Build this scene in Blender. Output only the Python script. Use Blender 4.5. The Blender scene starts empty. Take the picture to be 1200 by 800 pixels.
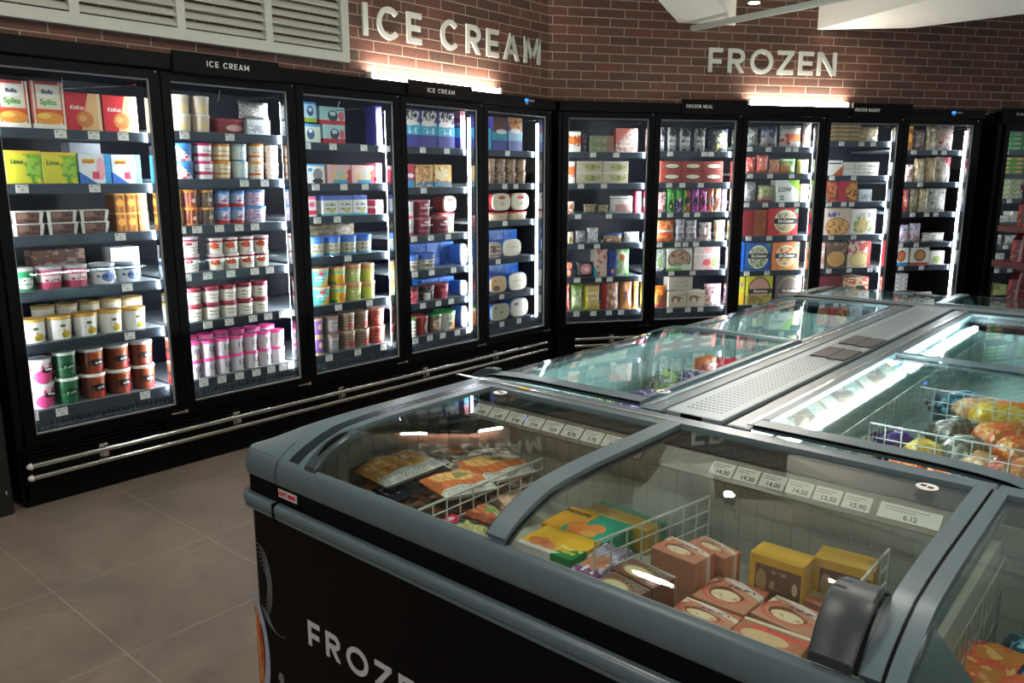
import bpy, bmesh, math, random
from mathutils import Vector, Matrix
R = math.radians
rnd = random.Random(7)
scn = bpy.context.scene
col = scn.collection

# ---------------------------------------------------------------- colours and materials
def C(h):
    h = h.lstrip('#')
    if len(h) == 3: h = ''.join(c*2 for c in h)
    v = [int(h[i:i+2], 16)/255 for i in (0, 2, 4)]
    return tuple((x/12.92 if x <= .04045 else ((x+.055)/1.055)**2.4) for x in v) + (1,)
MATS = {}
def mat(name, c, rough=.5, metal=0, spec=.5, emit=0, ecol=None):
    if name in MATS: return MATS[name]
    m = bpy.data.materials.new(name); m.use_nodes = True
    b = m.node_tree.nodes['Principled BSDF']
    b.inputs['Base Color'].default_value = C(c)
    b.inputs['Roughness'].default_value = rough; b.inputs['Metallic'].default_value = metal
    b.inputs['Specular IOR Level'].default_value = spec
    if emit:
        b.inputs['Emission Color'].default_value = C(ecol or c); b.inputs['Emission Strength'].default_value = emit
    MATS[name] = m; return m
def glass(name, tint, r0=.04, gl=1.0, rough=0.0):
    if name in MATS: return MATS[name]
    m = bpy.data.materials.new(name); m.use_nodes = True
    nt = m.node_tree; nt.nodes.clear(); N = nt.nodes.new; L = nt.links.new
    out = N('ShaderNodeOutputMaterial'); mix = N('ShaderNodeMixShader'); tr = N('ShaderNodeBsdfTransparent'); g = N('ShaderNodeBsdfGlossy')
    tr.inputs[0].default_value = C(tint); g.inputs['Roughness'].default_value = rough; g.inputs['Color'].default_value = (gl, gl, gl, 1)
    lw = N('ShaderNodeLayerWeight'); lw.inputs[0].default_value = .5
    p = N('ShaderNodeMath'); p.operation = 'POWER'; L(lw.outputs['Facing'], p.inputs[0]); p.inputs[1].default_value = 5.0
    ma = N('ShaderNodeMath'); ma.operation = 'MULTIPLY_ADD'; L(p.outputs[0], ma.inputs[0]); ma.inputs[1].default_value = 1-r0; ma.inputs[2].default_value = r0
    L(ma.outputs[0], mix.inputs[0]); L(tr.outputs[0], mix.inputs[1]); L(g.outputs[0], mix.inputs[2]); L(mix.outputs[0], out.inputs[0])
    MATS[name] = m; return m

class NB:
    """tiny node helper"""
    def __init__(s, m):
        s.nt = m.node_tree; s.N = s.nt.nodes.new; s.L = s.nt.links.new
    def math(s, op, a, b=None, c=None):
        n = s.N('ShaderNodeMath'); n.operation = op
        for i, v in enumerate((a, b, c)):
            if v is None: continue
            if isinstance(v, (int, float)): n.inputs[i].default_value = v
            else: s.L(v, n.inputs[i])
        return n.outputs[0]
    def mixc(s, f, a, b):
        n = s.N('ShaderNodeMix'); n.data_type = 'RGBA'
        if isinstance(f, (int, float)): n.inputs[0].default_value = f
        else: s.L(f, n.inputs[0])
        for i, v in ((6, a), (7, b)):
            if isinstance(v, tuple): n.inputs[i].default_value = v
            else: s.L(v, n.inputs[i])
        return n.outputs[2]

def art(key, base, layers, rough=.42, ax='xz', alpha=None):
    """printed packaging: flat shapes laid over a base colour in the object's own box coordinates"""
    k = key+ax
    if k in MATS: return MATS[k]
    m = bpy.data.materials.new(key.replace('_', ' ')); m.use_nodes = True
    h = NB(m); b = m.node_tree.nodes['Principled BSDF']
    tc = h.N('ShaderNodeTexCoord'); sp = h.N('ShaderNodeSeparateXYZ'); h.L(tc.outputs['Generated'], sp.inputs[0])
    X = sp.outputs[0]; Z = sp.outputs[2] if ax == 'xz' else sp.outputs[1]
    def rect(x0, x1, z0, z1):
        r = None
        for s_, lo, hi in ((X, x0, x1), (Z, z0, z1)):
            for op, v, skip in (('GREATER_THAN', lo, lo <= 0), ('LESS_THAN', hi, hi >= 1)):
                if skip: continue
                q = h.math(op, s_, v); r = q if r is None else h.math('MULTIPLY', r, q)
        return r if r is not None else 1.0
    c = C(base)
    def noise(sx, sz, seed=0, det=2):
        mp = h.N('ShaderNodeMapping'); h.L(tc.outputs['Generated'], mp.inputs[0]); mp.inputs['Scale'].default_value = (sx, sz if ax == 'xy' else 1, sz)
        mp.inputs['Location'].default_value = (seed, seed*.7, seed*.3)
        n = h.N('ShaderNodeTexNoise'); n.inputs['Scale'].default_value = 1; n.inputs['Detail'].default_value = det; h.L(mp.outputs[0], n.inputs[0])
        return n.outputs['Fac']
    for i, l in enumerate(layers):
        t = l[0]
        if t == 'r': f = rect(*l[1:5]); cc = l[5]
        elif t == 'e':
            dx = h.math('DIVIDE', h.math('SUBTRACT', X, l[1]), l[3]); dz = h.math('DIVIDE', h.math('SUBTRACT', Z, l[2]), l[4])
            f = h.math('LESS_THAN', h.math('ADD', h.math('MULTIPLY', dx, dx), h.math('MULTIPLY', dz, dz)), 1.0); cc = l[5]
        elif t == 'n':      # blotches: scale, threshold, colour, rect
            f = h.math('GREATER_THAN', noise(l[1], l[1], i*3.7+len(key)), l[2]); cc = l[3]
            if len(l) > 4: f = h.math('MULTIPLY', f, rect(*l[4:8]))
        elif t == 'm':      # rows of small print
            rows = h.math('LESS_THAN', h.math('FRACT', h.math('MULTIPLY', Z, l[6])), .55)
            f = h.math('MULTIPLY', h.math('GREATER_THAN', noise(l[6]*3, l[6]*1.5, i+2.0), .5), rows)
            f = h.math('MULTIPLY', f, rect(*l[1:5])); cc = l[5]
        elif t == 's':      # stripes: count, duty, rect..., colour
            f = h.math('LESS_THAN', h.math('FRACT', h.math('MULTIPLY', X, l[1])), l[2])
            f = h.math('MULTIPLY', f, rect(*l[3:7])); cc = l[7]
        elif t == 'h':
            f = h.math('LESS_THAN', h.math('FRACT', h.math('ADD', h.math('MULTIPLY', Z, l[1]), h.math('MULTIPLY', noise(5, 2, i), .8))), l[2])
            f = h.math('MULTIPLY', f, rect(*l[3:7])); cc = l[7]
        elif t == 'd':
            f = h.math('GREATER_THAN', h.math('ADD', h.math('MULTIPLY', X, l[1]), h.math('MULTIPLY', Z, l[2])), l[3]); cc = l[4]
        c = h.mixc(f, c, C(cc))
    if isinstance(c, tuple): b.inputs['Base Color'].default_value = c
    else: h.L(c, b.inputs['Base Color'])
    b.inputs['Roughness'].default_value = rough
    MATS[k] = m; return m

# ---------------------------------------------------------------- mesh builder
class MB:
    def __init__(s): s.v = []; s.f = []; s.mi = []; s.cur = 0
    def add(s, vs, fs):
        o = len(s.v); s.v += [tuple(p) for p in vs]; s.f += [tuple(i+o for i in f) for f in fs]; s.mi += [s.cur]*len(fs); return s
    def box(s, x0, x1, y0, y1, z0, z1):
        vs = [(x, y, z) for z in (z0, z1) for y in (y0, y1) for x in (x0, x1)]
        return s.add(vs, [(0,2,3,1),(4,5,7,6),(0,1,5,4),(2,6,7,3),(0,4,6,2),(1,3,7,5)])
    def cham(s, x0, x1, y0, y1, z0, z1, c=.002):
        b = bmesh.new(); bmesh.ops.create_cube(b, size=1)
        for v in b.verts: v.co = ((x0+x1)/2+v.co.x*(x1-x0), (y0+y1)/2+v.co.y*(y1-y0), (z0+z1)/2+v.co.z*(z1-z0))
        bmesh.ops.bevel(b, geom=b.edges[:], offset=c, segments=1, affect='EDGES')
        b.verts.index_update()
        s.add([v.co[:] for v in b.verts], [[v.index for v in f.verts] for f in b.faces]); b.free(); return s
    def tube(s, pts, r, n=6, closed=False):
        pts = [Vector(p) for p in pts]; rings = []; N = len(pts)
        for i, p in enumerate(pts):
            a = pts[(i-1) % N] if (i or closed) else p; b = pts[(i+1) % N] if (i < N-1 or closed) else p
            t = (b-a).normalized(); u = t.orthogonal().normalized() if i == 0 else (u - t*u.dot(t)).normalized()
            w = t.cross(u)
            rings.append([p+(u*math.cos(2*math.pi*k/n)+w*math.sin(2*math.pi*k/n))*r for k in range(n)])
        vs = [q for g in rings for q in g]; fs = []
        for i in range(N if closed else N-1):
            j = (i+1) % N
            for k in range(n): fs.append((i*n+k, i*n+(k+1) % n, j*n+(k+1) % n, j*n+k))
        if not closed: fs += [tuple(range(n))[::-1], tuple((N-1)*n+k for k in range(n))]
        return s.add(vs, fs)
    def loft(s, rings, cap=True):
        n = len(rings[0]); vs = [q for g in rings for q in g]; fs = []
        for i in range(len(rings)-1):
            for k in range(n): fs.append((i*n+k, i*n+(k+1) % n, (i+1)*n+(k+1) % n, (i+1)*n+k))
        if cap: fs += [tuple(range(n))[::-1], tuple((len(rings)-1)*n+k for k in range(n))]
        return s.add(vs, fs)
    def grid(s, fn, nu, nv, flip=False):
        vs = [fn(i/nu, j/nv) for j in range(nv+1) for i in range(nu+1)]; fs = []
        for j in range(nv):
            for i in range(nu):
                a = j*(nu+1)+i; q = (a, a+1, a+nu+2, a+nu+1); fs.append(q[::-1] if flip else q)
        return s.add(vs, fs)
    def prism(s, poly, z0, z1):
        n = len(poly); vs = [(x, y, z0) for x, y in poly]+[(x, y, z1) for x, y in poly]
        fs = [tuple(range(n))[::-1], tuple(range(n, 2*n))]+[(i, (i+1) % n, n+(i+1) % n, n+i) for i in range(n)]
        return s.add(vs, fs)
    def prismy(s, poly, y0, y1):
        n = len(poly); vs = [(x, y0, z) for x, z in poly]+[(x, y1, z) for x, z in poly]
        fs = [tuple(range(n)), tuple(range(n, 2*n))[::-1]]+[(i, n+i, n+(i+1) % n, (i+1) % n) for i in range(n)]
        return s.add(vs, fs)
    def build(s, name, m, parent=None, loc=None, rz=0, smooth=False):
        me = bpy.data.meshes.new(name); me.from_pydata(s.v, [], s.f)
        ms = m if isinstance(m, (list, tuple)) else [m]
        for q in ms: me.materials.append(q)
        if len(ms) > 1: me.polygons.foreach_set('material_index', s.mi)
        b = bmesh.new(); b.from_mesh(me); bmesh.ops.recalc_face_normals(b, faces=b.faces); b.to_mesh(me); b.free()
        if smooth:
            me.polygons.foreach_set('use_smooth', [True]*len(me.polygons))
            try: me.set_sharp_from_angle(angle=R(38))
            except Exception: pass
        me.update()
        o = bpy.data.objects.new(name, me); col.objects.link(o)
        if parent: o.parent = parent
        if loc: o.location = loc
        o.rotation_euler.z = rz
        return o
def tag(o, label=None, cat=None, group=None, kind=None):
    if label: o['label'] = label
    if cat: o['category'] = cat
    if group: o['group'] = group
    if kind: o['kind'] = kind
    return o
def empty(name, loc=(0, 0, 0), rz=0, label=None, cat=None, group=None):
    o = bpy.data.objects.new(name, None); col.objects.link(o); o.location = loc; o.rotation_euler.z = rz; o.empty_display_size = .05
    return tag(o, label, cat, group)
KIDS = {}
def copy_tree(o, parent=None):
    c = o.copy(); col.objects.link(c); c.parent = parent
    for ch in KIDS.get(o.name, []): copy_tree(ch, c)
    return c

# lettering -------------------------------------------------------------------
def textmesh(s, size, depth=.0006, bold=0.0):
    cu = bpy.data.curves.new('lettering', 'FONT'); cu.body = s; cu.size = size; cu.extrude = depth; cu.offset = bold
    cu.align_x = 'CENTER'; cu.align_y = 'CENTER'; cu.resolution_u = 3
    t = bpy.data.objects.new('lettering', cu); col.objects.link(t)
    dg = bpy.context.evaluated_depsgraph_get(); me = bpy.data.meshes.new_from_object(t.evaluated_get(dg))
    bpy.data.objects.remove(t); bpy.data.curves.remove(cu)
    return me
TM = {}
def text_on(parent, s, size, loc, m, rot=(R(90), 0, 0), bold=0.0, name='lettering', sx=1):
    k = (s, round(size, 4), bold)
    if k not in TM: TM[k] = textmesh(s, size, bold=bold)
    me = TM[k].copy(); me.materials.clear(); me.materials.append(m)
    o = bpy.data.objects.new(name, me); col.objects.link(o); o.parent = parent; o.location = loc; o.rotation_euler = rot; o.scale = (sx, 1, 1)
    return o
def stroke(a, b, t):
    ax, ay = a; bx, by = b; dx, dy = bx-ax, by-ay; l = math.hypot(dx, dy); nx, ny = -dy/l*t/2, dx/l*t/2
    return [(ax+nx, ay+ny), (ax-nx, ay-ny), (bx-nx, by-ny), (bx+nx, by+ny)]
def ring(cx, cy, rx, ry, t, a0, a1, n=22):
    o = [(cx+rx*math.cos(R(a0+(a1-a0)*i/n)), cy+ry*math.sin(R(a0+(a1-a0)*i/n))) for i in range(n+1)]
    q = [(cx+(rx-t)*math.cos(R(a0+(a1-a0)*i/n)), cy+(ry-t)*math.sin(R(a0+(a1-a0)*i/n))) for i in range(n+1)]
    return [[o[i], o[i+1], q[i+1], q[i]] for i in range(n)]
def sl(x0, x1, y0, y1, t):   # slanted limb with flat ends
    return [(x0-t/2, y0), (x0+t/2, y0), (x1+t/2, y1), (x1-t/2, y1)]
def rc(x0, x1, y0, y1): return [(x0, y0), (x1, y0), (x1, y1), (x0, y1)]
def glyph(ch, w, h, t):
    P = []
    if ch == 'I': P = [rc(0, t, 0, h)]
    elif ch == 'E': P = [rc(0, t, 0, h), rc(t, w, 0, t), rc(t, w, h-t, h), rc(t, w*.93, h/2-t/2, h/2+t/2)]
    elif ch == 'F': P = [rc(0, t, 0, h), rc(t, w, h-t, h), rc(t, w*.93, h*.45-t/2, h*.45+t/2)]
    elif ch == 'L': P = [rc(0, t, 0, h), rc(t, w, 0, t)]
    elif ch == 'C': P = ring(w*.54, h/2, w*.54, h/2+h*.02, t, 42, 318)
    elif ch == 'O': P = ring(w/2, h/2, w/2, h/2+h*.02, t, 0, 360, 30)
    elif ch == 'R': P = [rc(0, t, 0, h), rc(t, w*.55, h-t, h), rc(t, w*.55, h*.38, h*.38+t), sl(w-t*.6, w*.5, 0, h*.4, t*1.15)]+ring(w*.55, h*.69, w*.45, h*.31, t, -90, 90, 12)
    elif ch == 'B': P = [rc(0, t, 0, h), rc(t, w*.6, h-t, h), rc(t, w*.6, h*.5-t/2, h*.5+t/2), rc(t, w*.6, 0, t)]+ring(w*.58, h*.73, w*.38, h*.27, t, -90, 90, 10)+ring(w*.6, h*.27, w*.4, h*.27, t, -90, 90, 10)
    elif ch == 'A': P = [sl(t/2, w/2, 0, h, t), sl(w-t/2, w/2, 0, h, t), rc(w*.25, w*.75, h*.22, h*.22+t)]
    elif ch == 'M': P = [rc(0, t, 0, h), rc(w-t, w, 0, h), sl(w/2, t*.6, h*.18, h, t), sl(w/2, w-t*.6, h*.18, h, t)]
    elif ch == 'N': P = [rc(0, t, 0, h), rc(w-t, w, 0, h), sl(w-t*.65, t*.65, 0, h, t*1.2)]
    elif ch == 'Z': P = [rc(0, w, 0, t), rc(0, w, h-t, h), sl(t*.75, w-t*.75, t*.9, h-t*.9, t*1.3)]
    elif ch == 'K': P = [rc(0, t, 0, h), sl(t, w-t/2, h*.4, h, t), sl(w-t/2, t*1.6, 0, h*.6, t)]
    elif ch == 'Y': P = [rc(w/2-t/2, w/2+t/2, 0, h*.48), sl(w/2, t/2, h*.42, h, t), sl(w/2, w-t/2, h*.42, h, t)]
    return P
GW = dict(I=.2, E=.62, F=.6, L=.58, C=.86, O=1.0, R=.7, B=.68, A=.84, M=.92, N=.8, Z=.72, K=.72, Y=.76)
def word_mb(s, h, u0, u1, z0, y0, y1, tk=.15):
    """a word in a plain geometric face, fitted between u0 and u1"""
    t = h*tk; gap = .3*h; tot = sum((GW[c]*h if c != ' ' else .35*h)+gap for c in s)-gap; k = (u1-u0)/tot; x = u0; mb = MB()
    for c in s:
        if c == ' ': x += (.35*h+gap)*k; continue
        w = GW[c]*h*k
        if c == 'I': w = t
        for p in glyph(c, w, h, min(t, t*k*1.1)): mb.prismy([(x+a, z0+b) for a, b in p], y0, y1)
        x += w+gap*k
    return mb

# ---------------------------------------------------------------- common materials
BLK = mat('satin black metal', '#030303', .4, 0, .16)
BLKM = mat('black cabinet paint', '#040404', .5, 0, .16)
GASK = mat('grey gasket', '#969a98', .4)
CHROME = mat('brushed steel', '#d2d0cc', .14, 1)
WHITEP = mat('white plastic cap', '#d8d5d0', .5)
NAVY = mat('dark blue liner', '#0b0f1d', .45, 0, .2)
SHELF = mat('grey shelf', '#7d868c', .4, .3)
RAIL = mat('slate ticket rail', '#4f5862', .2, .5)
MIRR = mat('polished mullion trim', '#8c8f94', .03, .95)
TICKET = art('white price ticket', '#e6e5e0', [('m', .12, .9, .12, .85, '#6a6a68', 3)], .5)
LED = mat('led diffuser', '#ffffff', .5, emit=72, ecol='#f2f6ff')
TUBE = mat('white tube lamp', '#ffffff', .5, emit=110, ecol='#fff4e2')
DOORGLASS = glass('door glass', '#f8fbfa', .013)
LIDGLASS = glass('lid glass', '#f5faf8', .028)
GREY = mat('blue-grey plastic', '#5b6c72', .32, 0, .5)
GREYD = mat('dark blue-grey plastic', '#3a474c', .3)
GREYL = mat('light grey metal', '#9aa19f', .4, .2)

# ---------------------------------------------------------------- room
def brick():
    m = bpy.data.materials.new('brown brick'); m.use_nodes = True; h = NB(m); b = m.node_tree.nodes['Principled BSDF']
    tc = h.N('ShaderNodeTexCoord'); sp = h.N('ShaderNodeSeparateXYZ'); h.L(tc.outputs['Object'], sp.inputs[0])
    cb = h.N('ShaderNodeCombineXYZ'); h.L(sp.outputs[0], cb.inputs[0]); h.L(sp.outputs[2], cb.inputs[1])
    br = h.N('ShaderNodeTexBrick'); h.L(cb.outputs[0], br.inputs[0]); br.offset = .5
    br.inputs['Scale'].default_value = 1; br.inputs['Brick Width'].default_value = .236; br.inputs['Row Height'].default_value = .0672
    br.inputs['Mortar Size'].default_value = .0036; br.inputs['Mortar Smooth'].default_value = .2; br.inputs['Bias'].default_value = 0
    br.inputs['Color1'].default_value = C('#714639'); br.inputs['Color2'].default_value = C('#4a3831'); br.inputs['Mortar'].default_value = C('#b3a08c')
    n = h.N('ShaderNodeTexNoise'); n.inputs['Scale'].default_value = 5; n.inputs['Detail'].default_value = 6; h.L(tc.outputs['Object'], n.inputs[0])
    n2 = h.N('ShaderNodeTexNoise'); n2.inputs['Scale'].default_value = 45; n2.inputs['Detail'].default_value = 3; h.L(tc.outputs['Object'], n2.inputs[0])
    f = h.math('MULTIPLY', n.outputs['Fac'], .45); c = h.mixc(f, br.outputs['Color'], C('#5a3a30'))
    k = h.N('ShaderNodeHueSaturation'); h.L(c, k.inputs['Color']); h.L(h.math('MULTIPLY_ADD', n2.outputs['Fac'], .8, .62), k.inputs['Value'])
    h.L(k.outputs[0], b.inputs['Base Color']); b.inputs['Roughness'].default_value = .72
    bp = h.N('ShaderNodeBump'); bp.inputs['Strength'].default_value = .5; bp.inputs['Distance'].default_value = .006
    h.L(h.math('SUBTRACT', h.math('MULTIPLY', n2.outputs['Fac'], .4), br.outputs['Fac']), bp.inputs['Height']); h.L(bp.outputs[0], b.inputs['Normal'])
    return m
BRICK = brick()
def floor_mat():
    m = bpy.data.materials.new('taupe stone tile'); m.use_nodes = True; h = NB(m); b = m.node_tree.nodes['Principled BSDF']
    tc = h.N('ShaderNodeTexCoord'); sp = h.N('ShaderNodeSeparateXYZ'); h.L(tc.outputs['Object'], sp.inputs[0])
    g = None
    for ax, off in ((0, 2.4745), (1, -.9655)):
        fr = h.math('FRACT', h.math('MULTIPLY', h.math('ADD', sp.outputs[ax], off+61.5), 1/.615))
        q = h.math('LESS_THAN', fr, .0065); g = q if g is None else h.math('MAXIMUM', g, q)
    n = h.N('ShaderNodeTexNoise'); n.inputs['Scale'].default_value = 2.1; n.inputs['Detail'].default_value = 7; n.inputs['Roughness'].default_value = .6; n.inputs['Distortion'].default_value = .8; h.L(tc.outputs['Object'], n.inputs[0])
    rp = h.N('ShaderNodeValToRGB'); h.L(n.outputs['Fac'], rp.inputs[0]); rp.color_ramp.elements[0].position = .32; rp.color_ramp.elements[1].position = .7
    rp.color_ramp.elements[0].color = C('#6b6056'); rp.color_ramp.elements[1].color = C('#8b7d70')
    n3 = h.N('ShaderNodeTexNoise'); n3.inputs['Scale'].default_value = 9; n3.inputs['Detail'].default_value = 5; h.L(tc.outputs['Object'], n3.inputs[0])
    c = h.mixc(h.math('MULTIPLY', h.math('GREATER_THAN', n3.outputs['Fac'], .62), .25), rp.outputs[0], C('#5a5048'))
    # joints fade in and out along their length, as dirt fills them
    gm = h.math('MULTIPLY', g, h.math('MULTIPLY_ADD', n3.outputs['Fac'], 1.6, -.25))
    gm = h.math('MINIMUM', h.math('MAXIMUM', gm, 0.0), 1.0)
    c = h.mixc(gm, c, C('#b5a793'))
    h.L(c, b.inputs['Base Color']); b.inputs['Roughness'].default_value = .42
    h.L(h.math('MULTIPLY_ADD', n.outputs['Fac'], .2, .34), b.inputs['Roughness'])
    return m
PLASTER = mat('off-white plaster', '#e2e0d9', .8)
def struct(o): o['kind'] = 'structure'; return o
struct(MB().box(-6, 6, -5, 11, -.08, 0).build('floor', floor_mat()))
struct(MB().box(-6, 6, -5, 11, 3.3, 3.38).build('ceiling', mat('grey ceiling', '#b4b1a8', .85)))
# banks of freezers: local frame x along the bank, y back into the wall, z up
BANK = {'A': ((-4.015, 0, 0), R(90)), 'B': ((-3.935, 5.257, 0), math.atan2(math.cos(R(35.79)), math.sin(R(35.79))))}
SB, CB = math.sin(R(35.79)), math.cos(R(35.79))
def W(b, u, v, z=0):
    o, _ = BANK[b]
    return (o[0]-v, u, z) if b == 'A' else (o[0]+SB*u-CB*v, o[1]+CB*u+SB*v, z)
PITCH, WG, Y0 = .7812, .679, 1.2675
w = MB().box(-5, 5.17, .065, .13, 2.1, 3.3).box(-5, 1.1, .065, .13, 0, 2.1); o = w.build('wall_left', BRICK, loc=BANK['A'][0], rz=BANK['A'][1]); struct(o)
w = MB().box(-.165, 9, .065, .13, 2.1, 3.3); o = w.build('wall_back', BRICK, loc=BANK['B'][0], rz=BANK['B'][1]); struct(o)
struct(MB().box(5.3, 9, .065, .13, 0, 2.1).build('wall_right', BRICK, loc=BANK['B'][0], rz=BANK['B'][1]))
struct(MB().box(-5, 6.2, .82, .9, 0, 2.1).build('wall_behind_left', mat('dark rear lining', '#1c1d1e', .8), loc=BANK['A'][0], rz=BANK['A'][1]))
struct(MB().box(-.4, 5.4, .82, .9, 0, 2.1).build('wall_behind_back', mat('dark rear lining', '#1c1d1e', .8), loc=BANK['B'][0], rz=BANK['B'][1]))
# bulkheads hanging from the ceiling
def bulk(n, poly, z0=2.745, z1=3.3):
    return struct(MB().prism(poly, z0, z1).build(n, PLASTER))
bulk('trim_1', [(-3.46, 6.10), (-3.17, 6.53), (-2.42, 4.26), (-2.60, 3.88), (-2.80, 4.3)])
bulk('trim_2', [(-2.71, 7.08), (-2.09, 7.52), (-1.29, 7.46), (3.2, 6.9), (3.2, 3.4)])
# conduit under the bulkheads
o = MB().tube([(-3.48, 6.19, 2.71), (-1.74, 5.66, 2.69), (.9, 4.85, 2.67)], .025, 10).build('conduit_pipe', mat('grey painted pipe', '#a7aba2', .5), smooth=True)
tag(o, 'pale grey round pipe running under the white bulkheads', 'pipe')

# louvre vent
v = empty('louvre_vent', W('A', 0, 0), BANK['A'][1], 'off-white louvred vent grille high on the left brick wall', 'vent')
VM = mat('off-white grille paint', '#cacabe', .55)
f = MB()
f.box(.3, 3.2, .02, .064, 2.195, 2.25).box(.3, 3.2, .02, .064, 2.93, 2.98).box(3.145, 3.2, .02, .064, 2.25, 2.93)
for u in (.63, 1.14, 1.64, 2.15, 2.655): f.box(u-.022, u+.022, .022, .064, 2.25, 2.93)
f.build('frame', VM, v)
s_ = MB(); z = 2.262
while z < 2.93:
    s_.add([(.3, .026, z), (3.14, .026, z), (3.14, .06, z+.036), (.3, .06, z+.036), (.3, .03, z-.004), (3.14, .03, z-.004), (3.14, .063, z+.032), (.3, .063, z+.032)],
           [(0,1,2,3), (4,7,6,5), (0,4,5,1), (3,2,6,7), (0,3,7,4), (1,5,6,2)]); z += .046
s_.build('slats', VM, v)

# big wall lettering
LET = mat('pale grey lettering', '#d2d3ca', .5)
def wall_word(b, lst, word):
    n = 0
    for ch, u0, u1, lab in lst:
        mb = MB()
        for p in glyph(ch, u1-u0, .19, .034 if ch != 'I' else u1-u0): mb.prismy([(u0+a, 2.375+c) for a, c in p], .052, .0645)
        o = mb.build('wall_letter', LET, loc=BANK[b][0], rz=BANK[b][1]); tag(o, lab, 'letter', 'wall letters spelling '+word)
wall_word('A', [('I', 3.335, 3.375, 'pale grey letter I on brick wall, first of ICE'), ('C', 3.448, 3.63, 'pale grey letter C in the word ICE on brick'), ('E', 3.695, 3.822, 'pale grey letter E ending the word ICE on brick'),
  ('C', 4.0, 4.166, 'pale grey letter C starting the word CREAM on brick'), ('R', 4.245, 4.391, 'pale grey letter R in CREAM on the brick wall'), ('E', 4.455, 4.582, 'pale grey letter E in the middle of CREAM on brick'),
  ('A', 4.638, 4.813, 'pale grey letter A in CREAM on the brick wall'), ('M', 4.871, 5.066, 'pale grey letter M ending CREAM, nearest the wall corner')], 'ICE CREAM')
wall_word('B', [('F', 1.208, 1.333, 'pale grey letter F starting FROZEN on the far brick wall'), ('R', 1.384, 1.535, 'pale grey letter R in FROZEN on the far brick wall'), ('O', 1.585, 1.796, 'round pale grey letter O in FROZEN on the far wall'),
  ('Z', 1.837, 1.988, 'pale grey letter Z in FROZEN on the far brick wall'), ('E', 2.037, 2.174, 'pale grey letter E in FROZEN on the far brick wall'), ('N', 2.215, 2.396, 'pale grey letter N ending FROZEN on the far brick wall')], 'FROZEN')
# tube lamps washing the brick
for b, u0, u1, lab in (('A', 3.34, 4.57, 'glowing white tube lamp under the words ICE CREAM'), ('B', 1.56, 2.53, 'glowing white tube lamp under the word FROZEN')):
    t = empty('tube_lamp', W(b, 0, 0), BANK[b][1], lab, 'lamp', 'tube lamps above the freezers')
    MB().tube([(u0+.02, .028, 2.142), (u1-.02, .028, 2.142)], .013, 10).build('tube', TUBE, t, smooth=True)
    MB().box(u0, u0+.02, .012, .06, 2.118, 2.158).box(u1-.02, u1, .012, .06, 2.118, 2.158).box(u0, u1, .05, .062, 2.118, 2.16).build('holder', WHITEP, t)

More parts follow.
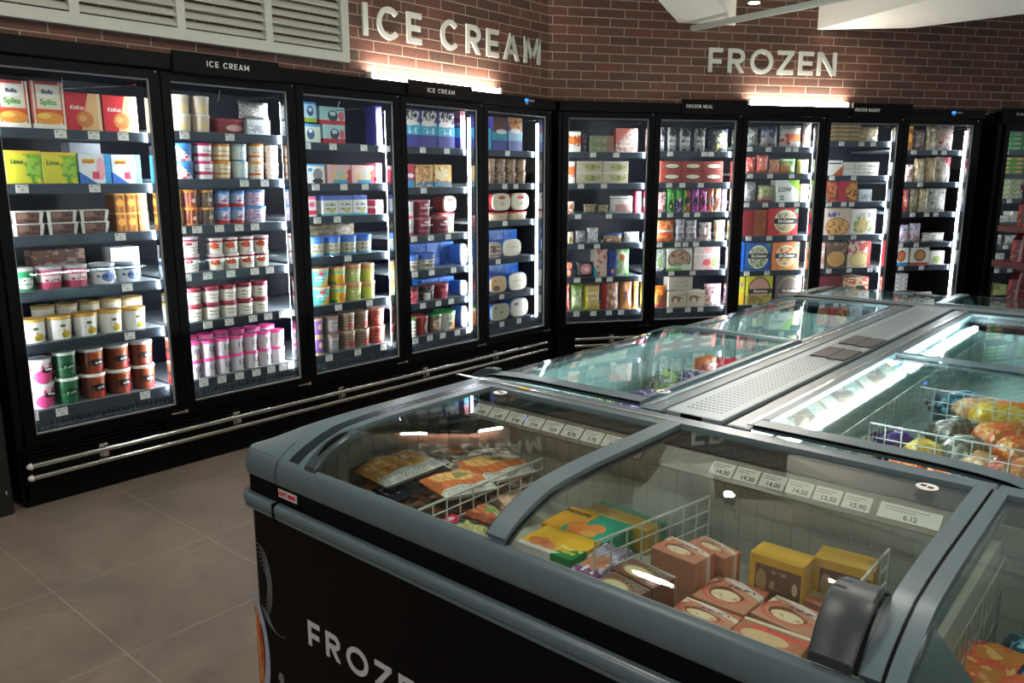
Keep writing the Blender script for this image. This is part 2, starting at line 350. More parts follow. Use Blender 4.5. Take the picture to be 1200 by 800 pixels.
# ---------------------------------------------------------------- packaging styles: base, layers, lid, texts
S = {
'splits': ('#e8dcc6', [('s', 9, .4, 0, .17, 0, 1, '#c2473a'), ('s', 9, .4, .83, 1, 0, 1, '#c2473a'), ('r', .12, .85, .93, 1, '#b23a34'), ('e', .5, .78, .32, .13, '#f3efe6'), ('r', .1, .9, .2, .42, '#d8552c'), ('e', .5, .22, .42, .14, '#e9983c'), ('e', .35, .27, .2, .06, '#f4c35c'), ('r', 0, 1, 0, .1, '#efe7d8')], 0, [('Bulla', .5, .78, .5, '#2a3358'), ('Splits', .5, .56, .8, '#2f9a3d')]),
'kit': ('#d9a268', [('r', 0, .42, 0, 1, '#c8202b'), ('d', -1, .28, -.45, '#c8202b'), ('d', 1, -.25, .4, '#dcae78'), ('e', .52, .3, .24, .22, '#c9793c'), ('e', .46, .33, .1, .09, '#e0a566'), ('r', .9, 1, 0, 1, '#e9d2a8')], 0, [('KitKat', .32, .6, .5, '#f6efe8')]),
'white': ('#eceae4', [('m', .1, .9, .2, .8, '#9fb0c0', 3)], 0, []),
'lime': ('#d9d23a', [('d', 1, .5, 1.0, '#7db433'), ('e', .75, .45, .2, .35, '#9dc648'), ('r', 0, 1, .9, 1, '#e8c33a'), ('n', 5, .62, '#6da231', .5, 1, 0, .9)], 0, [('Lime', .3, .66, .42, '#3d6a2a')]),
'pop': ('#e4e8ee', [('r', .8, 1, 0, 1, '#3c9bd6'), ('e', .68, .5, .14, .38, '#eaa9b8'), ('d', -1, -1.4, -.55, '#3a70c4'), ('r', .4, .62, .15, .4, '#d8405c'), ('r', .1, .5, .68, .82, '#e7c63a')], 0, [('pops', .3, .74, .4, '#d9662a')]),
'pop2': ('#dfe3ea', [('r', .1, .7, .3, .7, '#d8b8a8')], 0, []),
'choc': ('#3b2722', [('n', 6, .5, '#6d4a3c'), ('r', .1, .5, .4, .9, '#8b6a60')], '#dcdad4', []),
'amber': ('#b3712a', [('s', 2, .5, 0, 1, 0, 1, '#8a4d1c'), ('e', .5, .5, .35, .2, '#d99a3f'), ('r', 0, 1, .9, 1, '#d5a24d')], 0, []),
'green': ('#1f8a52', [('e', .5, .4, .4, .3, '#e6ece4'), ('m', .2, .8, .3, .6, '#2a6a44', 4)], '#b9bab6', []),
'pinkred': ('#c4506a', [('r', 0, 1, .35, .7, '#e9dde0'), ('m', .15, .85, .38, .68, '#b82f48', 3)], '#b3aeb0', []),
'navywhite': ('#e9ebee', [('r', 0, 1, .7, 1, '#2f3f66'), ('e', .6, .4, .3, .28, '#6f86b8'), ('m', .15, .85, .3, .62, '#3c4e80', 3)], '#aeb4ba', []),
'brownbar': ('#6b4a3e', [('n', 7, .55, '#a78b7a')], 0, []),
'vanilla': ('#ece8e0', [('e', .62, .25, .2, .17, '#dcae33'), ('e', .55, .18, .1, .1, '#9aa63a'), ('e', .5, .68, .12, .08, '#5b6a3c'), ('m', .3, .75, .42, .6, '#a09078', 5)], '#d0a04a', []),
'goldlid': ('#d2cab8', [], '#a98b52', []),
'pinkice': ('#e3c9ce', [('e', .55, .32, .38, .32, '#d0447e'), ('n', 5, .58, '#c2456b', 0, 1, .3, .9), ('e', .72, .6, .25, .13, '#2c2026')], '#e6dfe0', [('Icing', .72, .58, .36, '#f0e8e8')]),
'greenice': ('#1d5a34', [('e', .5, .5, .34, .17, '#123c22'), ('m', .3, .7, .42, .58, '#cfe0c8', 3), ('n', 5, .66, '#3d8a4c')], '#dfe4dc', []),
'brownice': ('#93401f', [('n', 4, .55, '#c4692f', 0, 1, .5, 1), ('r', 0, .3, 0, 1, '#5e2c1c'), ('e', .56, .5, .34, .16, '#181216'), ('m', .32, .8, .42, .58, '#d8d0c8', 3), ('e', .8, .15, .2, .2, '#b8302c')], '#e2ddd6', []),
'redice': ('#8e2440', [('n', 5, .55, '#b84460')], '#c99aa4', []),
'beige': ('#cbb9a2', [('e', .5, .35, .2, .12, '#e0c26a')], '#d8cdbd', []),
'redlid': ('#7c2733', [('e', .6, .45, .28, .25, '#d0a0a0')], '#a03440', []),
'dots': ('#d7d4cf', [('n', 26, .52, '#16171a')], 0, []),
'clearbox': ('#aab4ba', [('r', .05, .95, .1, .6, '#8d8f90'), ('n', 6, .58, '#c9ced2')], 0, []),
'bluered': ('#e8e4e2', [('d', 1, .8, .9, '#3d7fc4'), ('n', 4, .5, '#c8394a', 0, 1, 0, .35), ('m', .15, .85, .45, .8, '#334a7a', 3)], '#3a86cc', []),
'magenta': ('#e9e3e2', [('r', 0, 1, .28, .5, '#b5235f'), ('m', .3, .8, .55, .8, '#7a6a70', 5)], '#c21f66', []),
'orange': ('#e6d6b4', [('r', 0, 1, .3, .42, '#d8822c'), ('m', .2, .8, .5, .8, '#8a7350', 5), ('r', 0, 1, 0, .1, '#c47a24')], '#d8892f', []),
'pale': ('#cfdedd', [('m', .35, .9, .3, .75, '#7a96a8', 4), ('r', 0, 1, 0, .12, '#6d94b4')], '#b9cfd4', []),
'orange2': ('#efe0cc', [('r', 0, 1, .25, .4, '#e0662f'), ('m', .2, .8, .5, .8, '#b8744a', 4)], '#e08a30', []),
'whitet': ('#e9e7e2', [('n', 9, .6, '#8a8a80')], '#efefea', []),
'olive': ('#a5a04a', [('m', .2, .8, .3, .8, '#5a5a2a', 3)], '#c9c26a', []),
'brownor': ('#7d3422', [('s', 3, .18, 0, 1, 0, 1, '#d99a78'), ('e', .6, .45, .14, .14, '#f0d8cc'), ('r', 0, 1, 0, .12, '#c9702a')], '#d8862c', []),
'brownheart': ('#4a3c30', [('e', .6, .5, .16, .16, '#d9cdc0'), ('s', 2, .12, 0, 1, 0, 1, '#c9b8a8'), ('n', 7, .6, '#8d7a5c')], '#c78b3c', []),
'bluered2': ('#8fa2c6', [('r', 0, 1, 0, .28, '#c4302c'), ('n', 4, .5, '#e6e6ea', .3, 1, .25, .85), ('m', .2, .9, .4, .7, '#c8384a', 3)], '#3f7cc4', []),
'purpleb': ('#b9a6c6', [('n', 5, .52, '#e4d8e6'), ('m', .2, .9, .3, .7, '#c24a66', 4)], '#5c9ad2', []),
'burg': ('#e9e4dc', [('r', 0, 1, .82, 1, '#96283c'), ('e', .35, .68, .16, .12, '#7a2a30'), ('m', .2, .9, .2, .62, '#8d8078', 5)], '#cfc4c6', []),
'burg2': ('#e6ddd0', [('r', 0, 1, .82, 1, '#8e2a3a'), ('e', .3, .58, .24, .22, '#d8542c'), ('m', .4, .95, .25, .7, '#5a4a48', 5)], '#d8c8c8', []),
'burg3': ('#e8e2d4', [('r', 0, 1, .84, 1, '#7c2a34'), ('h', 3, .16, .2, .95, .25, .85, '#4a3438'), ('m', .2, .9, .1, .45, '#b09a8c', 4)], '#9e3346', []),
'pink13': ('#cfc8cc', [('e', .75, .35, .16, .25, '#b9b08c')], '#ef4f9a', [('13', .58, .5, .5, '#3b2c66')]),
'bluegrn': ('#a9c6dc', [('r', 0, 1, 0, .22, '#8cae2c'), ('r', 0, 1, .88, 1, '#3d8ccc'), ('e', .5, .55, .26, .26, '#2c4c6a'), ('e', .5, .62, .14, .1, '#b9d0de')], 0, []),
'aquared': ('#a6d0d0', [('r', 0, 1, 0, .25, '#cc2f44'), ('e', .52, .5, .2, .3, '#30404c'), ('e', .52, .62, .12, .12, '#c8d8da'), ('e', .85, .5, .12, .26, '#cf5a66')], 0, []),
'bluecream': ('#d0dad0', [('r', 0, 1, .86, 1, '#4a98d0'), ('e', .38, .45, .24, .3, '#3a5a78'), ('e', .38, .62, .12, .1, '#dfe8e6')], 0, []),
'violet': ('#4c48a8', [('e', .5, .75, .3, .12, '#8a90d8'), ('r', .1, .9, .1, .36, '#5cc4dc')], 0, []),
'sundae': ('#e4e2de', [('r', 0, 1, .9, 1, '#4aa6d8'), ('e', .22, .7, .12, .1, '#2a9ad2'), ('e', .62, .45, .26, .32, '#8e8c94'), ('e', .62, .12, .3, .14, '#3a3036')], 0, []),
'sundae2': ('#e2b4ae', [('d', 1, -1, .2, '#c43a4c'), ('e', .55, .42, .32, .3, '#e9c06a'), ('e', .55, .5, .2, .26, '#b9bcb0'), ('r', .25, .85, 0, .2, '#3f9ac4')], 0, []),
'pinkwhite': ('#e8d6dc', [('r', 0, 1, .1, .3, '#d8364e'), ('e', .5, .6, .34, .14, '#d8668c'), ('r', 0, 1, .85, 1, '#e06a8c')], 0, []),
'bluetop': ('#dfe0da', [('r', 0, 1, .78, 1, '#5a72c4'), ('r', 0, 1, 0, .1, '#4ab4c4'), ('m', .15, .85, .3, .7, '#66705a', 4), ('e', .6, .25, .2, .12, '#ccc06a')], 0, []),
'redwhite': ('#c8344c', [('r', 0, 1, .4, .55, '#efe8ea'), ('n', 12, .5, '#f0e6e8', .2, 1, 0, 1)], 0, []),
'bluecr': ('#ccc6b0', [('r', 0, 1, .74, 1, '#4a7ccc'), ('m', .15, .85, .2, .65, '#8a7a5a', 4), ('r', 0, 1, 0, .12, '#5aa6cc')], '#3a70cc', []),
'brownbag': ('#7d7058', [('n', 7, .52, '#a69878'), ('n', 12, .62, '#3a3026')], 0, []),
'tealyel': ('#55aaa4', [('d', 1, -.7, .3, '#d8aa2a'), ('e', .35, .8, .16, .09, '#cc2a3c'), ('m', .1, .6, .35, .65, '#e8f0ea', 4)], '#cf9c74', []),
'mango': ('#c9b43c', [('r', 0, 1, .72, .86, '#5ab0b4'), ('e', .55, .3, .3, .34, '#d8902a'), ('r', 0, .2, 0, .2, '#4a9a4a')], '#c99470', []),
'limet': ('#b6bc6a', [('r', 0, 1, .8, 1, '#c68a68'), ('m', .15, .85, .35, .7, '#f0f0dc', 4), ('e', .8, .25, .2, .2, '#6a8a3a')], '#d8a884', []),
'limey': ('#ccd05a', [('r', 0, 1, .8, 1, '#d49c74'), ('e', .7, .3, .2, .3, '#f0f0c0')], '#e0b890', []),
'purplet': ('#5c3a7c', [('e', .5, .6, .2, .2, '#c49a8a'), ('r', 0, 1, 0, .1, '#b0a040')], '#9c7a6a', []),
'greyp': ('#807874', [('r', .2, .8, .2, .9, '#a09a98'), ('m', .3, .9, .3, .8, '#5a4a5a', 5)], '#8d6a60', []),
'tanred': ('#8f7a66', [('h', 6, .3, 0, 1, .2, .9, '#5a4038'), ('e', .6, .3, .25, .2, '#a83a2c')], '#b39a80', []),
'brick': ('#9a4038', [('e', .5, .5, .36, .3, '#b86054'), ('h', 5, .2, .1, .9, .2, .8, '#5e241f')], '#c08474', []),
'blueice': ('#3f3e8e', [('r', 0, 1, .32, .62, '#3ba0bc'), ('r', .06, .94, .58, .97, '#d8d2cc'), ('n', 7, .5, '#3a2c28', .06, .94, .66, .97), ('e', .4, .64, .34, .08, '#efe6e2'), ('m', .2, .8, .36, .56, '#d8ecf0', 3)], 0, []),
'blueice2': ('#4a48a8', [('r', 0, 1, .3, .55, '#46b4cc'), ('r', 0, 1, .6, 1, '#c88a8a'), ('n', 6, .55, '#7c2e44', 0, 1, .6, 1)], 0, []),
'redswirl': ('#a83244', [('r', 0, 1, 0, .32, '#3a86b4'), ('e', .5, .5, .4, .1, '#e8dcd8')], 0, []),
'caramel': ('#c4874c', [('r', 0, 1, 0, .25, '#3a8cb8'), ('n', 5, .5, '#e0b880'), ('n', 8, .62, '#6e3c22')], 0, []),
'honey': ('#dcb46a', [('r', 0, 1, 0, .25, '#4aa0c4'), ('e', .4, .6, .4, .3, '#ecd8a8'), ('n', 6, .6, '#b87830')], 0, []),
'skyblue': ('#7cb4d8', [('n', 5, .5, '#d0dcd0')], 0, []),
'greyw': ('#a7a4a0', [('r', 0, 1, 0, .2, '#b02c4c'), ('m', .2, .9, .4, .8, '#555558', 4)], '#b8b4b0', []),
'wine': ('#762434', [('e', .5, .82, .14, .09, '#e0ccc8'), ('m', .2, .8, .15, .4, '#b88a8c', 5)], '#a05060', [('Connoisseur', .5, .56, .8, '#ecdcd8')]),
'redface': ('#d6ccb4', [('m', .3, .7, .3, .7, '#b0a080', 3), ('e', .5, .75, .2, .1, '#c03036')], '#c8323a', []),
'redcream': ('#e2cfae', [('r', .3, .75, 0, .8, '#cdb48e')], '#c9303a', []),
'bluecr2': ('#c3bfae', [('r', 0, 1, .72, 1, '#3c5ea8'), ('h', 3, .3, .15, .9, .1, .6, '#7a6450'), ('m', .2, .8, .1, .5, '#3a3430', 4)], '#3a5cb0', []),
'bluewall': ('#1f55a8', [('n', 4, .6, '#3a86cc'), ('r', 0, 1, .9, 1, '#2a70c4')], 0, []),
'whiteface': ('#e9e6e4', [('n', 5, .58, '#8a6a70', .2, .8, .2, .8)], '#2a66c0', []),
'darkred': ('#5a1c26', [('n', 5, .5, '#cc5a66'), ('r', 0, 1, .85, 1, '#2a1418')], '#33161c', []),
'blackt': ('#2c2628', [('r', .1, .45, .05, .6, '#d8d2cc'), ('n', 6, .58, '#b0a8a4')], '#5c2a30', []),
'redpt': ('#7c2232', [('n', 5, .52, '#d8606c', .2, 1, 0, .8)], '#9c3038', []),
'greenlid': ('#dcd8cc', [('h', 5, .3, .1, .9, .1, .9, '#6a5a4a')], '#2a8a3c', []),
'redbr': ('#7a3028', [('e', .72, .45, .26, .36, '#cbbcac'), ('m', .5, .95, .2, .7, '#5a3a34', 5)], '#a04038', []),
'greenbr': ('#6e5848', [('e', .5, .5, .36, .34, '#b8a488'), ('m', .25, .8, .35, .65, '#3c2c24', 4)], '#2c8a44', []),
'whiteor': ('#d8d4c8', [('r', .5, 1, 0, .85, '#cc6a34'), ('n', 5, .5, '#2c8a4a', .25, .7, .2, .85)], '#2f9a4a', []),
'tealslim': ('#3c9ab4', [], 0, []),
'brownteal': ('#484a9c', [('r', 0, 1, .3, .55, '#3a98b0'), ('r', .05, .95, .55, 1, '#6a3f2c'), ('e', .6, .56, .36, .07, '#e8dcd8')], 0, []),
'orangeteal': ('#6a74b8', [('r', 0, 1, .3, .6, '#8fc0dc'), ('r', .05, .95, .58, 1, '#e0a050'), ('n', 4, .55, '#c85a5a', 0, 1, .6, 1), ('e', .5, .6, .36, .08, '#f0ece8')], 0, []),
'snack': ('#5c4434', [('n', 9, .5, '#a88a6c'), ('n', 13, .6, '#d8c0a8')], '#8a6040', []),
'swirlface': ('#b8a496', [('h', 4, .3, .1, .9, .1, .9, '#4a342c'), ('e', .4, .5, .18, .2, '#5a4038')], '#2a6cc4', []),
'creamface': ('#e6e0cc', [('h', 3, .1, .2, .8, .2, .8, '#a89478')], '#2a6cc4', []),
'tanface': ('#c8a878', [('e', .35, .3, .2, .16, '#6a4030'), ('m', .2, .6, .5, .8, '#c05a8a', 3)], '#2a66bc', []),
'greyface': ('#a8a48c', [('m', .2, .7, .4, .8, '#46484c', 3)], '#2a66bc', []),
'creamface2': ('#c4c0b0', [('e', .3, .72, .12, .1, '#5a5a78')], '#2a66bc', []),
'orangew': ('#e6dfd2', [('r', 0, 1, .4, .75, '#dc7a2c'), ('n', 5, .55, '#c8402a', 0, 1, .2, .8)], 0, []),
'darkjar': ('#241c26', [('n', 5, .6, '#8a7c88')], '#3a2c3a', []),
'traygrey': ('#7f8468', [('n', 7, .54, '#a6a88c'), ('r', .7, 1, 0, 1, '#9a6a58')], '#a8b0a4', []),
'pinksoft': ('#dcc3b8', [('d', -1, 1, .3, '#e06a5c'), ('n', 6, .55, '#b87c74'), ('m', .2, .8, .1, .5, '#f4e8e2', 5)], 0, []),
'palebox': ('#c4b8a0', [('e', .6, .45, .3, .22, '#9aae5c'), ('n', 7, .56, '#8e7a5e', .2, .9, .2, .8), ('r', 0, 1, .92, 1, '#e6dccb')], 0, []),
'orangebag': ('#cc7448', [('n', 5, .5, '#ecd8c8')], 0, []),
'pinkwbag': ('#dfd8d4', [('r', .2, .9, .1, .5, '#c08c88'), ('h', 7, .4, 0, 1, .75, 1, '#6a6a66')], 0, []),
'redslim': ('#b8304a', [('r', .4, 1, .3, .7, '#e8c8cc')], 0, []),
'creambag': ('#d8ccaa', [('e', .5, .35, .3, .26, '#a8823c'), ('n', 9, .6, '#8a8068')], 0, []),
'greybag': ('#7c7c78', [('n', 6, .55, '#b8b6b2'), ('n', 9, .62, '#3a3a38')], 0, []),
'silver': ('#b8bcbe', [('n', 6, .55, '#e4e8ea'), ('n', 5, .64, '#565a5c')], 0, []),
'bluebrown': ('#7c5a44', [('n', 8, .52, '#c8a07c'), ('r', 0, 1, .72, 1, '#2a3f7c')], 0, []),
'whitebag': ('#dcdad2', [('n', 9, .56, '#6a7078')], 0, []),
'navyorange': ('#1c2a54', [('e', .4, .72, .4, .2, '#e0704c'), ('e', .4, .25, .4, .2, '#dc7c58')], 0, []),
'darkpink': ('#3c3a3a', [('e', .6, .5, .36, .36, '#c87c84'), ('e', .62, .5, .16, .16, '#e0b8b4')], 0, []),
'whiteteal': ('#c8b8ac', [('d', -1, -1, -.4, '#2a9cac'), ('n', 5, .55, '#c8403c', .2, 1, .3, 1), ('e', .35, .12, .12, .08, '#c8402c')], 0, []),
'navybox': ('#1e3474', [('d', 1, -1, .3, '#2a4a94'), ('e', .6, .2, .2, .1, '#e0824c')], 0, []),
'greenbag': ('#a9c48c', [('n', 5, .52, '#e0e6cc'), ('r', .8, 1, 0, 1, '#58b05a'), ('e', .4, .7, .2, .12, '#cc7a3c')], 0, []),
'redbag': ('#b83a3c', [('n', 5, .52, '#e07a66'), ('n', 7, .6, '#f0d0bc')], 0, []),
'greenveg': ('#8ea468', [('n', 9, .52, '#d0d4b4', 0, 1, .2, .8), ('r', 0, 1, .85, 1, '#7aa23c')], 0, []),
'yellowbag': ('#bfa868', [('r', 0, .16, 0, 1, '#d0cc30'), ('r', 0, 1, 0, .1, '#cccc3c'), ('m', .25, .9, .3, .7, '#ece0c0', 5)], 0, []),
'redbrown': ('#9a6a54', [('r', 0, .28, 0, 1, '#a02c2c'), ('r', 0, 1, .9, 1, '#a82c30'), ('n', 5, .54, '#c8b09c', .28, 1, 0, .9)], 0, []),
'orangebr': ('#b0743c', [('n', 7, .54, '#6c5a7c', .3, .9, .2, .9), ('r', .9, 1, 0, 1, '#c8542c')], 0, []),
'yellow2': ('#dcb838', [('r', 0, .3, 0, 1, '#c88a2a')], 0, []),
'bw': ('#9c9c9c', [('n', 4, .5, '#2a2428'), ('e', .5, .75, .3, .12, '#3a2c34'), ('m', .2, .8, .2, .6, '#dedede', 4)], 0, []),
'darkyel': ('#2e3134', [('n', 6, .56, '#c8c03c', .4, 1, 0, .8), ('n', 8, .6, '#7c8088')], 0, []),
'redell': ('#a4453a', [('e', .55, .52, .38, .3, '#4e2a24'), ('e', .55, .55, .33, .2, '#e6dcc6'), ('r', 0, 1, 0, .12, '#8a3a30')], 0, []),
'redw': ('#c0605c', [('n', 5, .5, '#e6d8cc')], 0, []),
'grn': ('#3f9a3c', [('e', .5, .3, .3, .25, '#2a2030'), ('n', 6, .6, '#a8d05c')], 0, []),
'grn2': ('#4aa23c', [('r', 0, 1, 0, .5, '#4c3a5c'), ('n', 5, .55, '#d8d0dc', 0, 1, 0, .6)], 0, []),
'redgrn': ('#9c3c3c', [('r', 0, .3, 0, 1, '#66b83c'), ('e', .5, .5, .35, .2, '#2c2028'), ('n', 6, .55, '#d8c070', 0, 1, 0, .4)], 0, []),
'violetp': ('#a03c9c', [('e', .5, .45, .32, .2, '#30283c'), ('n', 5, .6, '#e0b0dc')], 0, []),
'magp': ('#c83c8c', [('e', .5, .45, .32, .2, '#38243c'), ('n', 5, .58, '#f0c8dc')], 0, []),
'orangep': ('#dc6c4c', [('e', .5, .45, .32, .2, '#5c3c4c'), ('n', 5, .58, '#f0d0b0')], 0, []),
'orangew2': ('#e0935c', [('n', 5, .5, '#f2e6dc'), ('e', .5, .45, .3, .16, '#a8443c')], 0, []),
'purplep': ('#a880b8', [('n', 5, .52, '#e8dcec')], 0, []),
'orangered': ('#d8542c', [('n', 6, .54, '#e89a5c'), ('r', 0, 1, .45, .55, '#f0e0d4')], 0, []),
'whitegrey': ('#cac6cc', [('n', 5, .54, '#8c8088'), ('m', .2, .8, .3, .8, '#6c6470', 4)], 0, []),
'whitepink': ('#dcd2d2', [('n', 5, .56, '#b4746c'), ('n', 8, .6, '#6a8c5c')], 0, []),
'beigep': ('#c8b498', [('n', 5, .55, '#c87c66'), ('n', 7, .6, '#7a8c50')], 0, []),
'clearround': ('#8c9488', [('n', 7, .52, '#c4ccc0'), ('e', .5, .4, .2, .2, '#8ca86c')], '#a8b0a8', []),
'pizza': ('#e4e2d4', [('e', .5, .5, .46, .46, '#4e3a34'), ('e', .5, .52, .42, .4, '#b49a84'), ('n', 7, .55, '#8c4a3a', .15, .85, .4, .85), ('r', 0, 1, 0, .26, '#dfe6cc'), ('r', 0, .6, 0, .1, '#7ab44c')], 0, [('PIZZA', .38, .24, .45, '#3c6a2c')]),
'rosebox': ('#dccfc4', [('n', 4, .5, '#e0a8a4', .3, 1, 0, 1), ('r', 0, 1, .62, .68, '#f2e8e0'), ('e', .5, .3, .16, .14, '#c8545c'), ('e', .8, .3, .1, .2, '#7aa04c')], 0, []),
'orangeveg': ('#d89a2c', [('n', 6, .5, '#d8642c'), ('r', 0, 1, 0, .2, '#c85a54'), ('e', .5, .4, .35, .2, '#8a5a34')], 0, []),
'heart': ('#bdb09c', [('e', .32, .5, .16, .22, '#7a5c3c'), ('e', .5, .5, .16, .22, '#7a5c3c'), ('e', .4, .38, .12, .18, '#cbbda6'), ('m', .6, .95, .4, .8, '#6c604c', 4), ('r', 0, 1, .94, 1, '#ded6c8')], 0, []),
'kraft': ('#b8b0a0', [('m', .2, .8, .3, .7, '#8c8474', 4)], 0, []),
'plumbag': ('#a07c84', [('n', 5, .5, '#d8b0a0'), ('n', 6, .6, '#5c3a6c'), ('r', .8, 1, 0, 1, '#e0a0a0')], 0, []),
'greyblue': ('#8c9098', [('n', 4, .5, '#3c4a6c'), ('n', 7, .58, '#c0a088', 0, 1, 0, .5)], 0, []),
'orangewhite': ('#cfc8c4', [('r', .25, 1, .25, .62, '#e0803c'), ('n', 5, .56, '#cc4c34', 0, .6, 0, .6)], 0, []),
'pinksilver': ('#ccb0aa', [('n', 5, .52, '#e8dcd6')], 0, []),
'redpink': ('#c4544c', [('e', .5, .4, .34, .26, '#dc8c70'), ('m', .2, .8, .65, .85, '#f0dcd0', 3)], 0, []),
'salmon': ('#c8886c', [('n', 4, .54, '#e0ac90')], 0, []),
'greenor': ('#7cb464', [('d', -1, -1, -.75, '#d88c5c'), ('r', .1, .8, .86, .94, '#e8f0e0'), ('e', .4, .6, .3, .14, '#e0b888')], 0, []),
'yelwhite': ('#dcd8c0', [('r', 0, .24, 0, 1, '#d0bc4c'), ('n', 5, .56, '#b8a868')], 0, []),
'olivebag': ('#8c8c60', [('n', 5, .52, '#b4b48c'), ('r', 0, 1, 0, .2, '#c4727c')], 0, []),
'low': ('#e6e8e0', [('d', 1, 1, 1.45, '#8cc43c'), ('e', .25, .25, .1, .05, '#8a8c8a'), ('e', .25, .12, .1, .05, '#8a8c8a')], 0, [('LOW', .36, .56, .42, '#30342f')]),
'yelwbox': ('#e2dcb0', [], 0, []),
'stackred': ('#7c2326', [('s', 14, .3, .5, 1, 0, 1, '#c88a34')], 0, []),
'pizred': ('#c2302c', [('e', .58, .52, .38, .42, '#e4dcc4'), ('e', .58, .5, .33, .36, '#c8bc98'), ('n', 8, .55, '#8c8a54', .3, .85, .2, .8), ('r', .2, 1, .42, .62, '#2c2826'), ('e', .95, .9, .08, .07, '#3ca86c'), ('r', .4, .75, .03, .1, '#e0902c')], 0, [('Dr.Oetker', .6, .52, .6, '#f0ece4')]),
'pizblue': ('#2c5c9c', [('e', .5, .48, .38, .42, '#e0dcc8'), ('e', .5, .48, .33, .36, '#b8b8a0'), ('n', 8, .55, '#6c8c4c', .2, .8, .1, .8), ('r', .12, .95, .42, .6, '#2c2826'), ('e', .9, .9, .1, .08, '#3c8c6c')], 0, [('Dr.Oetker', .53, .51, .68, '#f0ece4')]),
'pizorange': ('#dc7c44', [('e', .5, .5, .38, .4, '#e8dcbc'), ('e', .5, .5, .33, .35, '#d0b484'), ('n', 8, .55, '#b8643c', .2, .8, .1, .8), ('r', .1, .95, .42, .6, '#2c2826'), ('e', .92, .9, .08, .08, '#3ca87c'), ('r', .3, .7, .02, .08, '#d8a83c')], 0, [('Dr.Oetker', .53, .51, .68, '#f0ece4')]),
'yellowb': ('#d8d03c', [('r', 0, 1, 0, .4, '#dcb02c'), ('e', .5, .7, .2, .1, '#a88cb0')], 0, []),
'pizyel': ('#ccc82c', [('e', .5, .5, .42, .42, '#5c3a3c'), ('e', .5, .5, .38, .38, '#cc9c8c'), ('r', .1, 1, .36, .52, '#2c2a28'), ('r', 0, 1, 0, .3, '#b0a05c'), ('n', 7, .52, '#8c7c3c', 0, 1, 0, .3)], 0, [('Ristorante', .55, .44, .7, '#ece8e0')]),
'pizdark': ('#4c4644', [('e', .5, .5, .42, .42, '#8c7c64'), ('e', .5, .5, .38, .38, '#5c4c40'), ('r', .1, 1, .36, .52, '#26221f')], 0, [('Dr.Oetker', .55, .44, .65, '#cfc8bc')]),
'tanstack': ('#9c8054', [('n', 5, .5, '#c4a878'), ('r', 0, 1, 0, .25, '#7c6440')], 0, []),
'tanwhite': ('#b39a74', [('n', 5, .52, '#dcccac'), ('r', .3, 1, 0, .35, '#dcd6c8')], 0, []),
'whiteorange': ('#e2ddd2', [('d', 1, -1, .35, '#c8602c'), ('r', .1, .9, .75, .85, '#3c4a7c')], 0, []),
'whiteflat': ('#e6e2d6', [('r', 0, 1, .9, 1, '#c8c4b8'), ('m', .3, .9, .3, .7, '#6c6c60', 3)], 0, []),
'pizred2': ('#b43c3c', [('e', .6, .5, .5, .4, '#8c4c34'), ('n', 6, .52, '#d07c54'), ('r', 0, .2, 0, .3, '#2a8c7c')], 0, []),
'pizpeach': ('#c02c48', [('e', .85, .5, .6, .5, '#b4442c'), ('e', .88, .5, .5, .42, '#dc9c4c'), ('n', 7, .56, '#7c2c1c', .4, 1, 0, 1)], 0, []),
'pizpale': ('#d2bcae', [('e', .55, .3, .42, .34, '#b07c3c'), ('e', .55, .3, .37, .29, '#dcb468'), ('n', 8, .56, '#a85c3c', .2, .9, .05, .55), ('m', .2, .8, .68, .84, '#5c5c9c', 3)], 0, []),
'pizwhite': ('#e6e2da', [('e', .4, .35, .3, .3, '#d0b478'), ('n', 6, .56, '#6c9c3c', .1, .9, .1, .7), ('m', .2, .8, .7, .9, '#8c7c9c', 3)], 0, []),
'pizbrown': ('#6c5448', [('e', .5, .35, .42, .3, '#d0ac6c'), ('e', .5, .35, .36, .25, '#c89858'), ('n', 5, .55, '#a07c70', 0, 1, .6, 1)], 0, []),
'pizredw': ('#dcc8ba', [('n', 4, .5, '#c4544c', 0, 1, .5, 1), ('e', .5, .3, .44, .28, '#cca858'), ('e', .5, .3, .38, .23, '#e0cc8c'), ('r', .86, 1, 0, 1, '#c43a3c')], 0, []),
'stackplum': ('#6c2c34', [('r', .6, 1, 0, 1, '#7c3438')], 0, []),
'stackcream': ('#d8c4a4', [('n', 4, .5, '#c4443c'), ('n', 6, .58, '#e8e0b0')], 0, []),
'darkbread': ('#6c5c58', [('n', 6, .55, '#a8948c')], 0, []),
'pinkbread': ('#cdb0a0', [('n', 5, .5, '#e6d6ca'), ('n', 5, .6, '#b8304c')], 0, []),
'tanbread': ('#a88c68', [('n', 5, .52, '#c8ac84'), ('e', .5, .4, .2, .3, '#dcc8a4')], 0, []),
'whitered': ('#ddd3c6', [('d', 1, 1.4, 1.6, '#c0283c'), ('n', 6, .56, '#a89c90')], 0, []),
'clearwhite': ('#c2bfb4', [('n', 6, .52, '#e6e4dc'), ('n', 9, .6, '#74746c')], 0, []),
'whiteviolet': ('#bcb8c0', [('n', 5, .54, '#6c68a0'), ('n', 6, .6, '#c87c80')], 0, []),
'whiteoro': ('#e0dcd2', [('e', .45, .5, .34, .3, '#4c2c24'), ('e', .45, .5, .28, .24, '#c8683c'), ('r', 0, 1, 0, .16, '#2c84b8')], 0, []),
'whitebrown': ('#e2dccc', [('e', .5, .5, .32, .3, '#2c241c'), ('e', .5, .5, .26, .24, '#c08040'), ('r', 0, 1, 0, .14, '#c4543c')], 0, []),
'whitegreenc': ('#dedcd0', [('e', .5, .4, .28, .24, '#a4b45c'), ('n', 6, .6, '#8c8468', .2, .8, .5, .9)], 0, []),
